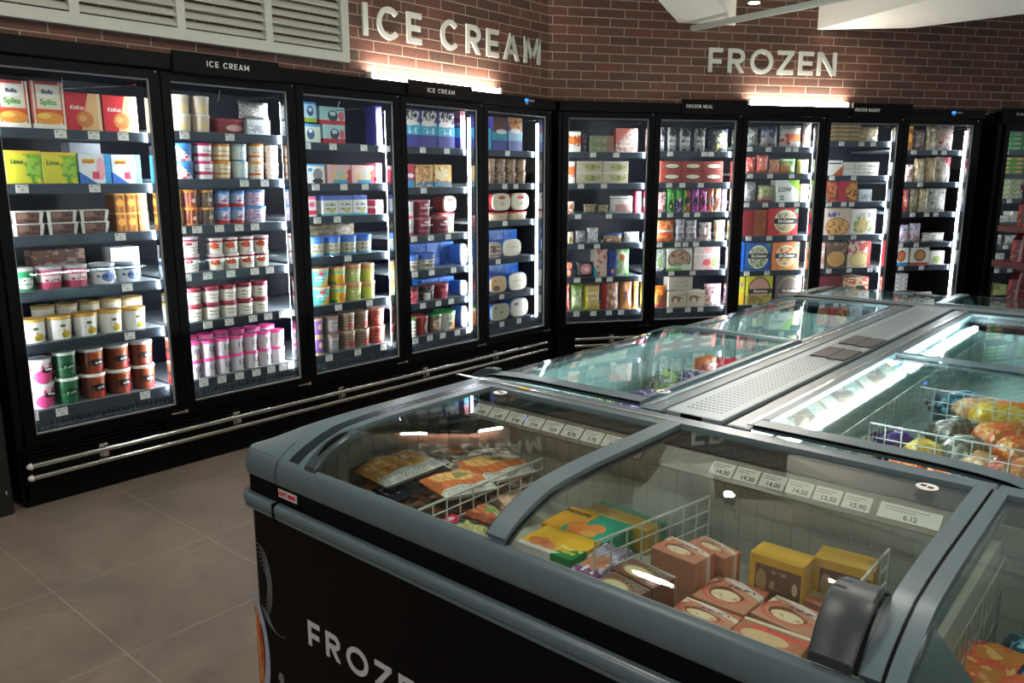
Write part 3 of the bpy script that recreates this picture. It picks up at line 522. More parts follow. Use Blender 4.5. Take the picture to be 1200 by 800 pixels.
'clearstack': ('#a8a4a0', [('n', 5, .5, '#dcd8d4')], '#c8c8c4', []),
'pinkclear': ('#9c9894', [('n', 5, .5, '#c8c4bc'), ('n', 4, .6, '#b87c7c')], 0, []),
'greenc': ('#3f9a5c', [('r', .12, .88, .25, .75, '#c8d8a8'), ('m', .2, .8, .3, .7, '#4c8c54', 3)], 0, []),
'greenor2': ('#4f9a3c', [('e', .55, .5, .4, .32, '#dc9a5c'), ('e', .6, .5, .2, .16, '#ecd0a0')], 0, []),
'whitelime': ('#d2d6b4', [('r', 0, 1, 0, .3, '#e6e6d0'), ('n', 4, .55, '#6c7c54'), ('r', .1, .5, .4, .8, '#bccc6c')], 0, []),
'whitelime2': ('#dde0cc', [('r', 0, 1, 0, .3, '#c4d43c'), ('n', 5, .58, '#8c8c74')], 0, []),
'limeface': ('#ccd088', [('e', .6, .5, .3, .3, '#e0dccc'), ('h', 4, .2, .1, .9, .1, .9, '#a4ac54')], '#c4cc6c', []),
'whiteb': ('#dadcd2', [('m', .3, .7, .3, .7, '#54685c', 3)], 0, []),
'mixgreen': ('#8c9080', [('n', 5, .5, '#c8ccb8'), ('n', 6, .58, '#54643c')], 0, []),
'yelgreen': ('#b4ac48', [('r', .4, .9, 0, .7, '#dcd890')], 0, []),
'yelgreen2': ('#c0bc74', [('r', 0, .5, .5, 1, '#8c8c50')], 0, []),
# chest goods (seen from above)
'saus1': ('#d89c60', [('h', 5, .35, .1, .8, .1, .75, '#e8bc7c'), ('n', 4, .62, '#c0694a'), ('n', 6, .6, '#ecd0a0'), ('r', .0, 1, .86, 1, '#d8d2c8'), ('r', .78, 1, 0, 1, '#dcdad4'), ('m', .8, .98, .05, .95, '#9c9ea4', 18)], 0, []),
'saus2': ('#d3a676', [('r', .4, 1, 0, 1, '#222c44'), ('m', .45, .9, .3, .7, '#d8d8dc', 4), ('n', 4, .55, '#c4744a', 0, .4, 0, 1), ('r', .1, .95, 0, .14, '#dddbd6')], 0, []),
'saus3': ('#c8864a', [('n', 5, .5, '#dca468'), ('r', 0, 1, 0, .2, '#d8d4cc')], 0, []),
'saus4': ('#e0804a', [('h', 7, .2, 0, .8, 0, 1, '#c4603a'), ('r', .1, .5, .1, .9, '#eebc78'), ('h', 7, .16, .1, .5, .1, .9, '#cf8c4c'), ('r', .26, .4, .5, .8, '#8c8a54'), ('r', .8, 1, 0, 1, '#d8d7d4'), ('m', .83, .97, .05, .95, '#8c8e94', 17)], 0, []),
'film': ('#8c8480', [('n', 3, .52, '#cfc8c4'), ('n', 5, .6, '#4c4644')], 0, []),
'sausgreen': ('#b8604a', [('h', 5, .4, 0, .55, 0, .7, '#e08850'), ('d', 1, 1, .95, '#9a9a70'), ('r', .35, .62, .3, .75, '#5ea03c'), ('e', .6, .78, .07, .12, '#d82c50'), ('n', 12, .58, '#c4bc98', .5, 1, .3, 1)], 0, []),
'sausdark': ('#2c4036', [('r', .45, 1, .1, .8, '#a09a60'), ('n', 14, .55, '#c8c490', .45, 1, .1, .8), ('e', .22, .5, .14, .34, '#d82c5c'), ('e', .22, .5, .06, .14, '#eccad4')], 0, []),
'sauspale': ('#d0a890', [('h', 5, .4, .1, .9, .1, .9, '#c49a84'), ('n', 6, .6, '#e0ccc0')], 0, []),
'sausred': ('#5c2a24', [('h', 4, .35, .1, .9, .1, .9, '#b0543c'), ('n', 6, .62, '#d8a080')], 0, []),
'cheese': ('#e2b02c', [('d', 1, -1, .5, '#1f7a3c'), ('m', .6, .98, .1, .45, '#e0d890', 6), ('r', 0, 1, .0, .12, '#d8cfd0'), ('e', .18, .3, .1, .12, '#cc6a3a'), ('e', .28, .36, .1, .12, '#d4784a'), ('e', .25, .22, .11, .12, '#dc8450'), ('e', .4, .28, .11, .12, '#d07040'), ('e', .5, .22, .11, .12, '#d9855a'), ('d', 1, -1, .62, '#1f7a3c')], 0, [('CHEESE', .76, .2, .36, '#d8d060')]),
'potato': ('#1f9a7c', [('r', 0, .48, .3, 1, '#dda02c'), ('e', .45, .3, .13, .22, '#e0843c'), ('e', .68, .38, .14, .22, '#dc8440'), ('e', .5, .1, .12, .14, '#e0702c'), ('e', .68, .14, .12, .12, '#e4a04c'), ('r', 0, .3, .0, .3, '#d89a2c')], 0, [('POTATO', .22, .78, .34, '#3c3c2c')]),
'goldgreen': ('#c09a3c', [('r', 0, 1, .7, 1, '#1f8a6c'), ('h', 4, .2, 0, 1, 0, .7, '#a87c30')], 0, []),
'purplepack': ('#8c8098', [('e', .5, .35, .42, .22, '#c88468'), ('r', 0, 1, .0, .14, '#7c4488'), ('r', .1, .8, .55, .75, '#b0acc8'), ('n', 5, .6, '#dcd0d8')], 0, []),
'pie': ('#b87e64', [('r', 0, 1, .86, 1, '#ddd8c8'), ('r', 0, .1, .5, 1, '#ddd8c8'), ('e', .1, .55, .05, .12, '#6c9a5c'), ('e', .42, .5, .42, .42, '#cf5648'), ('e', .43, .49, .37, .36, '#c08468'), ('e', .45, .44, .32, .26, '#7c4a36'), ('e', .46, .38, .26, .18, '#dcc8a4'), ('n', 9, .62, '#b88c64', .25, .7, .2, .5), ('d', .45, 1, .86, '#c88a70'), ('d', .45, 1, 1.02, '#d6c8bc'), ('m', .25, .85, .66, .84, '#3c3c74', 7), ('d', .45, 1, 1.2, '#c07058'), ('r', 0, .35, .9, 1, '#ddd8c8')], 0, []),
'pie2': ('#a86a4c', [('r', 0, 1, .86, 1, '#cfc8b4'), ('e', .42, .4, .42, .4, '#b8644a'), ('e', .44, .34, .34, .26, '#d0ae84'), ('r', .2, 1, .58, .72, '#d8483c'), ('m', .3, .8, .72, .84, '#3c3c8c', 6)], 0, []),
'pied': ('#6c4436', [('r', 0, 1, .88, 1, '#8c7c6c'), ('e', .42, .42, .36, .32, '#8c6c54'), ('e', .42, .4, .3, .25, '#cdbd94'), ('r', .4, .9, .68, .84, '#3c342c'), ('m', .42, .88, .7, .82, '#b8a48c', 9), ('e', .85, .2, .1, .1, '#b07c6c')], 0, []),
'nug': ('#d8a628', [('r', .12, .97, .12, .86, '#6b4a34'), ('m', .35, .72, .2, .8, '#a88c6c', 4), ('e', .24, .6, .1, .18, '#a8885c'), ('e', .86, .6, .05, .1, '#c8b08c'), ('e', .86, .35, .05, .08, '#c8b08c')], 0, []),
'celery': ('#8ea88c', [('n', 5, .52, '#c8dcc0'), ('n', 4, .62, '#cc6a3c')], 0, []),
'purp': ('#4c2c7c', [('h', 3, .2, .15, .85, .3, .8, '#e0dcec')], 0, []),
'yel': ('#c8a42c', [('n', 4, .54, '#dcc468'), ('n', 5, .62, '#8c9a2c')], 0, []),
'ora': ('#d86a2c', [('n', 4, .55, '#e8944c')], 0, []),
'orab': ('#c07a34', [('n', 4, .52, '#d8603c'), ('n', 5, .6, '#dcb068')], 0, []),
'bluef': ('#54607c', [('n', 4, .54, '#a8b0cc')], 0, []),
'greyf': ('#54584c', [('h', 5, .3, 0, 1, 0, 1, '#7c7c6c'), ('n', 6, .6, '#a0a094')], 0, []),
'tealb': ('#1f5a74', [('n', 5, .52, '#6ab0c8'), ('n', 6, .62, '#10283c')], 0, []),
'tan': ('#c0946a', [('n', 4, .56, '#e0c8a8')], 0, []),
'redf': ('#b8484c', [('n', 4, .54, '#c8946c')], 0, []),
'grnf': ('#6c8474', [('n', 4, .52, '#a8c060'), ('n', 5, .6, '#3c4c44')], 0, []),
'purpf': ('#5c4878', [('h', 3, .2, .1, .9, .2, .8, '#c8c0d8'), ('n', 4, .6, '#3c2c5c')], 0, []),
'grnp': ('#8ca84c', [('h', 2, .3, .1, .9, 0, 1, '#4c6c3c'), ('n', 5, .6, '#c8d890')], 0, []),
'redp': ('#cc2c40', [('n', 4, .55, '#e06070'), ('e', .5, .5, .2, .2, '#f0d0d4')], 0, []),
'navyo': ('#1c2f5c', [('r', 0, 1, 0, .3, '#b86a34'), ('m', .6, .95, .4, .6, '#c0c8dc', 3)], 0, []),
}
def sty(name, ax='xz', rough=.42):
    base, lay, lid, txt = S[name]
    return art(name, base, lay, rough, ax), lid, txt
def lidmat(c): return mat('lid '+c, c, .35)
def reg(root, o): KIDS.setdefault(root.name, []).append(o); return o

# ---------------------------------------------------------------- product shapes (local: x width, y depth, z up, origin base centre)
def superell(w, d, z, n=24, e=.55, cy=0):
    pts = []
    for k in range(n):
        a = 2*math.pi*k/n; c, s = math.cos(a), math.sin(a)
        pts.append((w/2*math.copysign(abs(c)**e, c), cy+d/2*math.copysign(abs(s)**e, s), z))
    return pts
def prints(root, body_y, w, h, txt, ax='xz', z=0, l=0):
    for t, cx, cz, sz, c in txt:
        m = mat('print '+c, c, .5)
        size = sz*w/(len(t)*.56)
        if ax == 'xz': o = text_on(root, t, size, ((cx-.5)*w, body_y-.0012, cz*h), m, bold=size*.02)
        else: o = text_on(root, t, size, ((cx-.5)*w, (cz-.5)*l, z+.0012), m, rot=(0, 0, 0), bold=size*.012)
        reg(root, o)
def make_product(kind, style, w, h, d):
    m, lid, txt = sty(style)
    if kind == 'box':
        if txt:
            r = empty('product_carton'); reg(r, MB().cham(-w/2, w/2, 0, d, 0, h, .0015).build('carton', m, r)); prints(r, 0, w, h, txt)
        else: r = MB().cham(-w/2, w/2, 0, d, 0, h, .0015).build('product_carton', m)
        return r
    if kind == 'bag':
        ph = rnd.random()*9
        def f(sg):
            def q(i, j):
                e = max(0, 1-abs(2*i-1)**3.2)*max(0, 1-abs(2*j-1)**4)
                wr = .004*math.sin(9*i+ph)*math.sin(7*j+ph*1.7)+.002*math.sin(23*i+11*j+ph)
                return ((i-.5)*w*(1-.05*math.sin(math.pi*j)), d/2+sg*(d*.46*e**.55+(wr if e > .05 else 0)*min(1, e*2))*1.0+.012*(j-.5)*0, j*h)
            return q
        mb = MB(); mb.grid(f(-1), 10, 10, True); mb.grid(f(1), 10, 10)
        o = mb.build('product_bag', sty(style, rough=.25)[0], smooth=True); return o
    if kind == 'tub':
        r = empty('ice_cream_tub'); n = 26; R1 = w/2
        lh = min(.016, h*.16)
        prof = [(.84, 0), (.86, .002), (.97, h-lh), (.97, h-lh+.001)]
        rings = [[(R1*k*math.cos(2*math.pi*i/n), R1+R1*k*math.sin(2*math.pi*i/n), z) for i in range(n)] for k, z in prof]
        reg(r, MB().loft(rings).build('tub_body', m, r, smooth=True))
        lp = [(.985, h-lh), (1.0, h-lh+.001), (1.0, h-.003), (.97, h-.0008), (.9, h-.0005), (.88, h-.003)]
        rings = [[(R1*k*math.cos(2*math.pi*i/n), R1+R1*k*math.sin(2*math.pi*i/n), z) for i in range(n)] for k, z in lp]
        reg(r, MB().loft(rings).build('lid', lidmat(lid or '#dddddd'), r, smooth=True))
        prints(r, .02*R1, w, h, txt); return r
    if kind == 'rtub':
        r = empty('ice_cream_tub'); lh = .012
        reg(r, MB().loft([superell(w*.86, d*.86, 0, cy=d/2), superell(w*.96, d*.96, h-lh, cy=d/2)]).build('tub_body', m, r, smooth=True))
        reg(r, MB().loft([superell(w, d, h-lh, cy=d/2), superell(w, d, h-.002, cy=d/2), superell(w*.95, d*.95, h-.0005, cy=d/2)]).build('lid', lidmat(lid or '#dddddd'), r, smooth=True)); return r
    if kind == 'face':
        r = empty('ice_cream_tub')
        def rg(s, y, e=.62, n=28):
            out = []
            for k in range(n):
                a = 2*math.pi*k/n; c, q = math.cos(a), math.sin(a)
                out.append((w/2*s*math.copysign(abs(c)**e, c), y, h/2+h/2*s*math.copysign(abs(q)**e, q)))
            return out
        reg(r, MB().loft([rg(1, .012), rg(1, .02), rg(.86, d)]).build('tub_body', lidmat(lid or '#2a66bc'), r, smooth=True))
        reg(r, MB().loft([rg(.9, 0), rg(.94, .004), rg(.98, .0118)]).build('lid', m, r, smooth=True)); return r
    if kind == 'tray':
        r = empty('dessert_tray'); lm = lidmat(lid or '#cccccc')
        reg(r, MB().loft([superell(w*.86, d*.86, 0, 20, .4, d/2), superell(w*.93, d*.93, h-.004, 20, .4, d/2)]).build('tray_contents', m, r))
        b = MB().loft([superell(w*.99, d, h-.006, 20, .35, d/2), superell(w*.99, d, h-.0005, 20, .35, d/2)])
        for sx in (-1, 1):
            b.add([(sx*w*.47, .0, h-.004), (sx*w*.36, .0, h-.004), (sx*w*.33, .012, 0), (sx*w*.42, .012, 0), (sx*w*.47, .006, h-.004), (sx*w*.36, .006, h-.004), (sx*w*.33, .018, 0), (sx*w*.42, .018, 0)],
                  [(0,1,2,3), (7,6,5,4), (0,4,5,1), (1,5,6,2), (2,6,7,3), (3,7,4,0)])
        reg(r, b.build('rim', lm, r)); return r

DOOR = {'A0': 'leftmost door', 'A1': 'second ice-cream door', 'A2': 'third ice-cream door', 'A3': 'fourth ice-cream door', 'A4': 'fifth ice-cream door',
        'B0': 'first far-wall door', 'B1': 'second far-wall door', 'B2': 'third far-wall door', 'B3': 'fourth far-wall door', 'B4': 'fifth far-wall door', 'B5': 'far-right freezer'}
SHN = {6: ['top', 'second', 'third', 'fourth', 'fifth', 'bottom'], 7: ['top', 'second', 'third', 'fourth', 'fifth', 'sixth', 'bottom']}
ORD = ['first', 'second', 'third', 'fourth', 'fifth', 'sixth', 'seventh', 'eighth']
LAY = {2: ['lower', 'upper'], 3: ['lowest', 'middle', 'topmost'], 4: ['lowest', 'second-lowest', 'third-lowest', 'topmost'], 6: ['lowest', 'second-lowest', 'third-lowest', 'fourth-lowest', 'fifth-lowest', 'topmost']}
SHELVES = [
('A0', [
 (1.737, [
  (1.311, 1.45, 1.737, 1.944, 0.145, 1, 1, 'box', 'splits', 'tall striped caramel ice cream carton', 'carton', 0),
  (1.459, 1.603, 1.737, 1.95, 0.145, 1, 1, 'box', 'splits', 'tall striped caramel ice cream carton', 'carton', 0),
  (1.605, 1.77, 1.737, 1.912, 0.145, 1, 1, 'box', 'kit', 'red and tan ice cream carton', 'carton', 0),
  (1.776, 1.944, 1.737, 1.911, 0.145, 1, 1, 'box', 'kit', 'red and tan ice cream carton', 'carton', 0),
 ]),
 (1.486, [
  (1.325, 1.474, 1.486, 1.636, 0.145, 1, 1, 'box', 'lime', 'yellow-green ice block carton', 'carton', 0),
  (1.476, 1.631, 1.486, 1.632, 0.145, 1, 1, 'box', 'lime', 'yellow-green ice block carton', 'carton', 0),
  (1.638, 1.787, 1.486, 1.63, 0.145, 1, 1, 'box', 'pop', 'blue-white ice pop carton', 'carton', 0),
  (1.794, 1.939, 1.486, 1.628, 0.145, 1, 1, 'box', 'pop', 'blue-white ice pop carton', 'carton', 0),
  (1.666, 1.814, 1.486, 1.686, 0.305, 1, 1, 'box', 'pop2', 'pale carton set behind ice pops', 'carton', 0),
 ]),
 (1.247, [
  (1.316, 1.765, 1.247, 1.362, 0.145, 3, 2, 'tray', 'choc', 'white-rimmed chocolate dessert tray', 'tray', 0),
  (1.789, 1.957, 1.247, 1.438, 0.145, 3, 2, 'box', 'amber', 'slim amber chocolate carton', 'carton', 0),
 ]),
 (0.99, [
  (1.301, 1.402, 0.99, 1.099, 0.145, 1, 1, 'tub', 'green', 'green ice cream tub', 'tub', 0),
  (1.41, 1.648, 0.99, 1.098, 0.145, 2, 1, 'tub', 'pinkred', 'pink ice cream tub', 'tub', 0),
  (1.658, 1.912, 0.99, 1.095, 0.145, 2, 1, 'tub', 'navywhite', 'navy and white ice cream tub', 'tub', 0),
  (1.456, 1.702, 0.99, 1.162, 0.345, 1, 1, 'box', 'brownbar', 'brown dessert carton behind pink tubs', 'carton', 0),
  (1.831, 1.982, 0.99, 1.153, 0.345, 1, 1, 'box', 'white', 'flat white carton behind navy tubs', 'carton', 0),
 ]),
 (0.74, [
  (1.307, 1.919, 0.74, 0.855, 0.145, 5, 1, 'tub', 'vanilla', 'white vanilla tub with yellow lid', 'tub', 0),
  (1.427, 1.982, 0.74, 0.888, 0.315, 5, 1, 'tub', 'goldlid', 'back-row tub with dull gold lid', 'tub', 0),
 ]),
 (0.415, [
  (1.316, 1.438, 0.415, 0.659, 0.145, 1, 2, 'tub', 'pinkice', 'pink-label ice cream bucket', 'tub', 0),
  (1.445, 1.554, 0.415, 0.676, 0.145, 1, 2, 'tub', 'greenice', 'dark green ice cream bucket', 'tub', 0),
  (1.561, 1.941, 0.415, 0.673, 0.145, 3, 2, 'tub', 'brownice', 'orange-brown ice cream bucket', 'tub', 0),
  (1.491, 1.982, 0.415, 0.681, 0.335, 4, 2, 'tub', 'redice', 'crimson bucket in the back row', 'tub', 0),
 ]),
]),
('A1', [
 (1.756, [
  (2.145, 2.361, 1.756, 1.945, 0.145, 2, 2, 'tub', 'beige', 'plain beige ice cream tub', 'tub', 0),
  (2.372, 2.564, 1.756, 1.835, 0.145, 1, 1, 'rtub', 'redlid', 'dark red oval tub', 'tub', 0),
  (2.528, 2.719, 1.843, 1.937, 0.145, 1, 1, 'bag', 'dots', 'bag of black and white speckled treats', 'bag', 1),
  (2.558, 2.706, 1.756, 1.84, 0.145, 1, 1, 'box', 'clearbox', 'clear plastic dessert box', 'box', 0),
 ]),
 (1.509, [
  (2.138, 2.243, 1.509, 1.697, 0.145, 1, 2, 'tub', 'bluered', 'blue-lidded white and red tub', 'tub', 0),
  (2.253, 2.357, 1.509, 1.701, 0.145, 1, 2, 'tub', 'magenta', 'magenta-lidded white tub', 'tub', 0),
  (2.361, 2.469, 1.509, 1.701, 0.145, 1, 2, 'tub', 'orange', 'orange-lidded cream tub', 'tub', 0),
  (2.475, 2.57, 1.509, 1.704, 0.145, 1, 2, 'tub', 'pale', 'pale blue pint tub', 'tub', 0),
  (2.581, 2.675, 1.509, 1.708, 0.145, 1, 2, 'tub', 'orange2', 'orange-lidded peach tub', 'tub', 0),
  (2.685, 2.763, 1.509, 1.701, 0.145, 1, 2, 'tub', 'whitet', 'white pint tub', 'tub', 0),
 ]),
 (1.264, [
  (2.099, 2.146, 1.264, 1.449, 0.145, 1, 2, 'tub', 'olive', 'olive green pint tub', 'tub', 0),
  (2.156, 2.248, 1.264, 1.453, 0.145, 1, 2, 'tub', 'brownor', 'orange-lidded brown tub', 'tub', 0),
  (2.252, 2.342, 1.264, 1.452, 0.145, 1, 2, 'tub', 'brownheart', 'brown tub with pale heart', 'tub', 0),
  (2.347, 2.536, 1.264, 1.446, 0.145, 2, 2, 'tub', 'bluered2', 'blue-lidded tub with red base', 'tub', 0),
  (2.541, 2.674, 1.264, 1.45, 0.145, 1, 2, 'tub', 'purpleb', 'blue-lidded lilac tub', 'tub', 0),
 ]),
 (1.01, [
  (2.121, 2.242, 1.01, 1.204, 0.145, 1, 2, 'tub', 'burg', 'burgundy-lidded white tub', 'tub', 0),
  (2.287, 2.673, 1.01, 1.189, 0.145, 4, 2, 'tub', 'burg2', 'burgundy-lidded white tub with orange spot', 'tub', 0),
 ]),
 (0.739, [
  (2.133, 2.654, 0.739, 0.924, 0.145, 5, 2, 'tub', 'burg3', 'pint tub with burgundy script', 'tub', 0),
 ]),
 (0.417, [
  (2.105, 2.74, 0.417, 0.621, 0.145, 7, 2, 'tub', 'pink13', 'white tub with hot-pink lid', 'tub', 0),
  (2.154, 2.763, 0.417, 0.632, 0.275, 6, 2, 'tub', 'pink13', 'hot-pink-lidded tub in second row', 'tub', 0),
 ]),
]),
('A2', [
 (1.727, [
  (2.939, 3.031, 1.844, 1.962, 0.145, 1, 1, 'box', 'bluegrn', 'small blue and green carton', 'carton', 1),
  (3.054, 3.246, 1.837, 1.944, 0.145, 1, 1, 'box', 'aquared', 'aqua carton with red base', 'carton', 1),
  (2.938, 3.055, 1.727, 1.835, 0.145, 1, 1, 'box', 'bluecream', 'small blue and cream carton', 'carton', 0),
  (3.073, 3.241, 1.727, 1.838, 0.145, 1, 1, 'box', 'aquared', 'aqua carton with red base', 'carton', 0),
  (3.493, 3.544, 1.727, 1.974, 0.145, 1, 2, 'box', 'violet', 'tall violet-blue carton', 'carton', 0),
 ]),
 (1.484, [
  (2.936, 3.073, 1.484, 1.6, 0.145, 1, 1, 'box', 'sundae', 'white carton picturing a sundae', 'carton', 0),
  (3.092, 3.463, 1.484, 1.598, 0.145, 2, 1, 'box', 'sundae2', 'pink carton picturing a bowl', 'carton', 0),
  (3.495, 3.544, 1.484, 1.614, 0.165, 1, 1, 'box', 'pinkwhite', 'pink and white carton', 'carton', 0),
 ]),
 (1.285, [
  (2.937, 2.999, 1.285, 1.406, 0.145, 1, 1, 'box', 'pinkwhite', 'narrow pink and white carton', 'carton', 0),
  (3.043, 3.398, 1.285, 1.408, 0.145, 3, 1, 'box', 'bluetop', 'white carton with blue top', 'carton', 0),
  (3.477, 3.544, 1.285, 1.376, 0.165, 1, 1, 'box', 'redwhite', 'red and white carton', 'carton', 0),
 ]),
 (1.037, [
  (2.954, 3.458, 1.037, 1.157, 0.145, 4, 1, 'tub', 'bluecr', 'cream tub with blue lid', 'tub', 0),
  (3.051, 3.416, 1.117, 1.227, 0.275, 1, 1, 'bag', 'brownbag', 'brown snack bag on blue lidded tubs', 'bag', 1),
 ]),
 (0.731, [
  (2.974, 3.103, 0.731, 0.963, 0.145, 1, 2, 'tub', 'tealyel', 'teal and yellow gelato tub', 'tub', 0),
  (3.117, 3.231, 0.731, 0.963, 0.145, 1, 2, 'tub', 'mango', 'mango-yellow gelato tub', 'tub', 0),
  (3.239, 3.357, 0.731, 0.97, 0.145, 1, 2, 'tub', 'limet', 'pale green gelato tub', 'tub', 0),
  (3.364, 3.465, 0.731, 0.967, 0.145, 1, 2, 'tub', 'limey', 'lime-yellow gelato tub', 'tub', 0),
 ]),
 (0.417, [
  (2.95, 3.027, 0.417, 0.65, 0.145, 1, 2, 'tub', 'purplet', 'purple pint tub', 'tub', 0),
  (3.041, 3.161, 0.417, 0.652, 0.145, 1, 2, 'tub', 'greyp', 'grey and plum pint tub', 'tub', 0),
  (3.169, 3.408, 0.417, 0.657, 0.145, 2, 2, 'tub', 'tanred', 'tan and brick-red pint tub', 'tub', 0),
  (3.423, 3.542, 0.417, 0.657, 0.145, 1, 2, 'tub', 'brick', 'brick-red pint tub', 'tub', 0),
 ]),
]),
('A3', [
 (1.727, [
  (3.719, 4.211, 1.727, 1.975, 0.145, 3, 1, 'box', 'blueice', 'blue ice cream tub picturing cookies and cream', 'tub', 0),
  (4.271, 4.325, 1.727, 1.991, 0.145, 1, 1, 'box', 'blueice2', 'narrow blue ice cream tub', 'tub', 0),
 ]),
 (1.456, [
  (3.745, 3.815, 1.456, 1.612, 0.145, 1, 1, 'box', 'redswirl', 'red and blue carton', 'carton', 0),
  (3.831, 3.992, 1.456, 1.608, 0.145, 1, 1, 'box', 'caramel', 'caramel-coloured ice cream carton', 'carton', 0),
  (4.008, 4.177, 1.456, 1.611, 0.145, 1, 1, 'box', 'honey', 'honey-coloured ice cream carton', 'carton', 0),
 ]),
 (1.128, [
  (3.744, 3.823, 1.128, 1.36, 0.145, 1, 2, 'tub', 'greyw', 'grey pint tub', 'tub', 0),
  (3.839, 4.01, 1.128, 1.369, 0.145, 1, 2, 'tub', 'wine', 'wine-red gourmet tub', 'tub', 0),
  (4.024, 4.196, 1.128, 1.246, 0.145, 1, 1, 'tub', 'wine', 'wine-red gourmet tub', 'tub', 0),
  (4.185, 4.325, 1.274, 1.392, 0.245, 1, 1, 'face', 'redface', 'red-rimmed vanilla tub on its side', 'tub', 1),
  (4.148, 4.325, 1.128, 1.268, 0.245, 1, 1, 'rtub', 'redcream', 'cream tub with red lid', 'tub', 0),
 ]),
 (0.884, [
  (3.756, 3.86, 0.884, 0.991, 0.145, 1, 1, 'tub', 'bluecr2', 'blue and cream pint tub', 'tub', 0),
  (3.877, 4.043, 0.884, 0.993, 0.145, 1, 1, 'tub', 'bluecr2', 'blue and cream pint tub', 'tub', 0),
  (3.901, 4.325, 0.884, 1.055, 0.285, 3, 1, 'box', 'bluewall', 'blue tub in the rear row', 'tub', 0),
  (4.255, 4.325, 0.884, 1.045, 0.145, 1, 1, 'face', 'whiteface', 'white oval-faced blue tub', 'tub', 0),
 ]),
 (0.657, [
  (3.757, 3.853, 0.657, 0.77, 0.145, 1, 1, 'tub', 'darkred', 'dark red pint tub', 'tub', 0),
  (3.895, 4.021, 0.657, 0.767, 0.145, 1, 1, 'tub', 'blackt', 'black-and-white pint tub', 'tub', 0),
  (4.03, 4.16, 0.657, 0.766, 0.145, 1, 1, 'tub', 'redpt', 'raspberry red pint tub', 'tub', 0),
  (3.993, 4.325, 0.657, 0.792, 0.285, 2, 1, 'box', 'bluewall', 'blue tub in the rear row', 'tub', 0),
  (4.25, 4.325, 0.657, 0.773, 0.145, 1, 1, 'face', 'whiteface', 'white oval-faced blue tub', 'tub', 0),
 ]),
 (0.415, [
  (3.757, 3.814, 0.415, 0.548, 0.145, 1, 1, 'tub', 'greenlid', 'green-lidded white pint tub', 'tub', 0),
  (3.823, 3.956, 0.415, 0.553, 0.145, 1, 1, 'tub', 'redbr', 'red-brown pint tub', 'tub', 0),
  (3.964, 4.076, 0.415, 0.549, 0.145, 1, 1, 'tub', 'greenbr', 'green-lidded brown pint tub', 'tub', 0),
  (4.077, 4.246, 0.415, 0.557, 0.145, 1, 1, 'tub', 'whiteor', 'white pint tub with orange picture', 'tub', 0),
  (4.256, 4.325, 0.415, 0.579, 0.145, 1, 1, 'face', 'whiteface', 'white oval-faced blue tub', 'tub', 0),
 ]),
]),
('A4', [
 (1.728, [
  (4.56, 4.608, 1.728, 1.885, 0.145, 1, 1, 'box', 'tealslim', 'narrow teal carton', 'carton', 0),
  (4.618, 4.783, 1.728, 1.972, 0.145, 1, 1, 'box', 'brownteal', 'blue tub with chocolate picture', 'tub', 0),
  (4.803, 4.966, 1.728, 1.976, 0.145, 1, 1, 'box', 'orangeteal', 'blue tub with mango picture', 'tub', 0),
 ]),
 (1.48, [
  (4.559, 5.042, 1.48, 1.666, 0.145, 4, 2, 'tub', 'snack', 'brown-patterned small tub', 'tub', 0),
 ]),
 (1.199, [
  (4.605, 5.055, 1.269, 1.407, 0.145, 2, 1, 'face', 'redface', 'red-rimmed vanilla tub standing upright', 'tub', 1),
  (4.604, 5.056, 1.199, 1.262, 0.145, 2, 1, 'rtub', 'redcream', 'cream tub under red lid', 'tub', 0),
 ]),
 (0.909, [
  (4.563, 4.722, 0.909, 1.039, 0.145, 1, 1, 'face', 'swirlface', 'blue tub with chocolate swirl lid', 'tub', 0),
  (4.732, 4.96, 0.909, 1.048, 0.145, 1, 1, 'face', 'creamface', 'blue tub with cream lid', 'tub', 0),
  (4.74, 5.085, 0.909, 1.112, 0.305, 2, 1, 'box', 'bluewall', 'blue tub lying in the rear', 'tub', 0),
 ]),
 (0.631, [
  (4.581, 4.782, 0.631, 0.771, 0.145, 1, 1, 'face', 'tanface', 'blue tub with tan lid', 'tub', 0),
  (4.803, 5.027, 0.631, 0.778, 0.145, 1, 1, 'face', 'creamface', 'blue tub with cream lid', 'tub', 0),
  (4.738, 5.106, 0.631, 0.836, 0.305, 2, 1, 'box', 'bluewall', 'blue tub lying in the rear', 'tub', 0),
 ]),
 (0.411, [
  (4.589, 4.814, 0.411, 0.553, 0.145, 1, 1, 'face', 'greyface', 'blue tub with dull cream lid', 'tub', 0),
  (4.824, 5.05, 0.411, 0.568, 0.145, 1, 1, 'face', 'creamface2', 'blue tub with off-white lid', 'tub', 0),
 ]),
]),
('B0', [
 (1.729, [
  (0.052, 0.154, 1.729, 1.892, 0.145, 1, 1, 'box', 'orangew', 'orange and white carton', 'carton', 0),
  (0.161, 0.22, 1.729, 1.88, 0.145, 1, 1, 'tub', 'darkjar', 'dark jar', 'jar', 0),
  (0.227, 0.442, 1.729, 1.861, 0.145, 1, 2, 'box', 'traygrey', 'clear-topped dumpling tray', 'tray', 0),
  (0.455, 0.649, 1.729, 1.925, 0.145, 1, 1, 'box', 'pinksoft', 'pale pink dumpling box', 'box', 0),
 ]),
 (1.479, [
  (0.048, 0.107, 1.479, 1.655, 0.145, 1, 1, 'box', 'orangew', 'orange and white carton', 'carton', 0),
  (0.121, 0.575, 1.479, 1.657, 0.145, 2, 2, 'box', 'palebox', 'pale printed meal carton', 'carton', 0),
 ]),
 (1.233, [
  (0.046, 0.112, 1.233, 1.333, 0.145, 1, 1, 'bag', 'orangebag', 'small orange packet', 'bag', 0),
  (0.194, 0.306, 1.233, 1.311, 0.145, 1, 1, 'bag', 'brownbag', 'small brown packet', 'bag', 0),
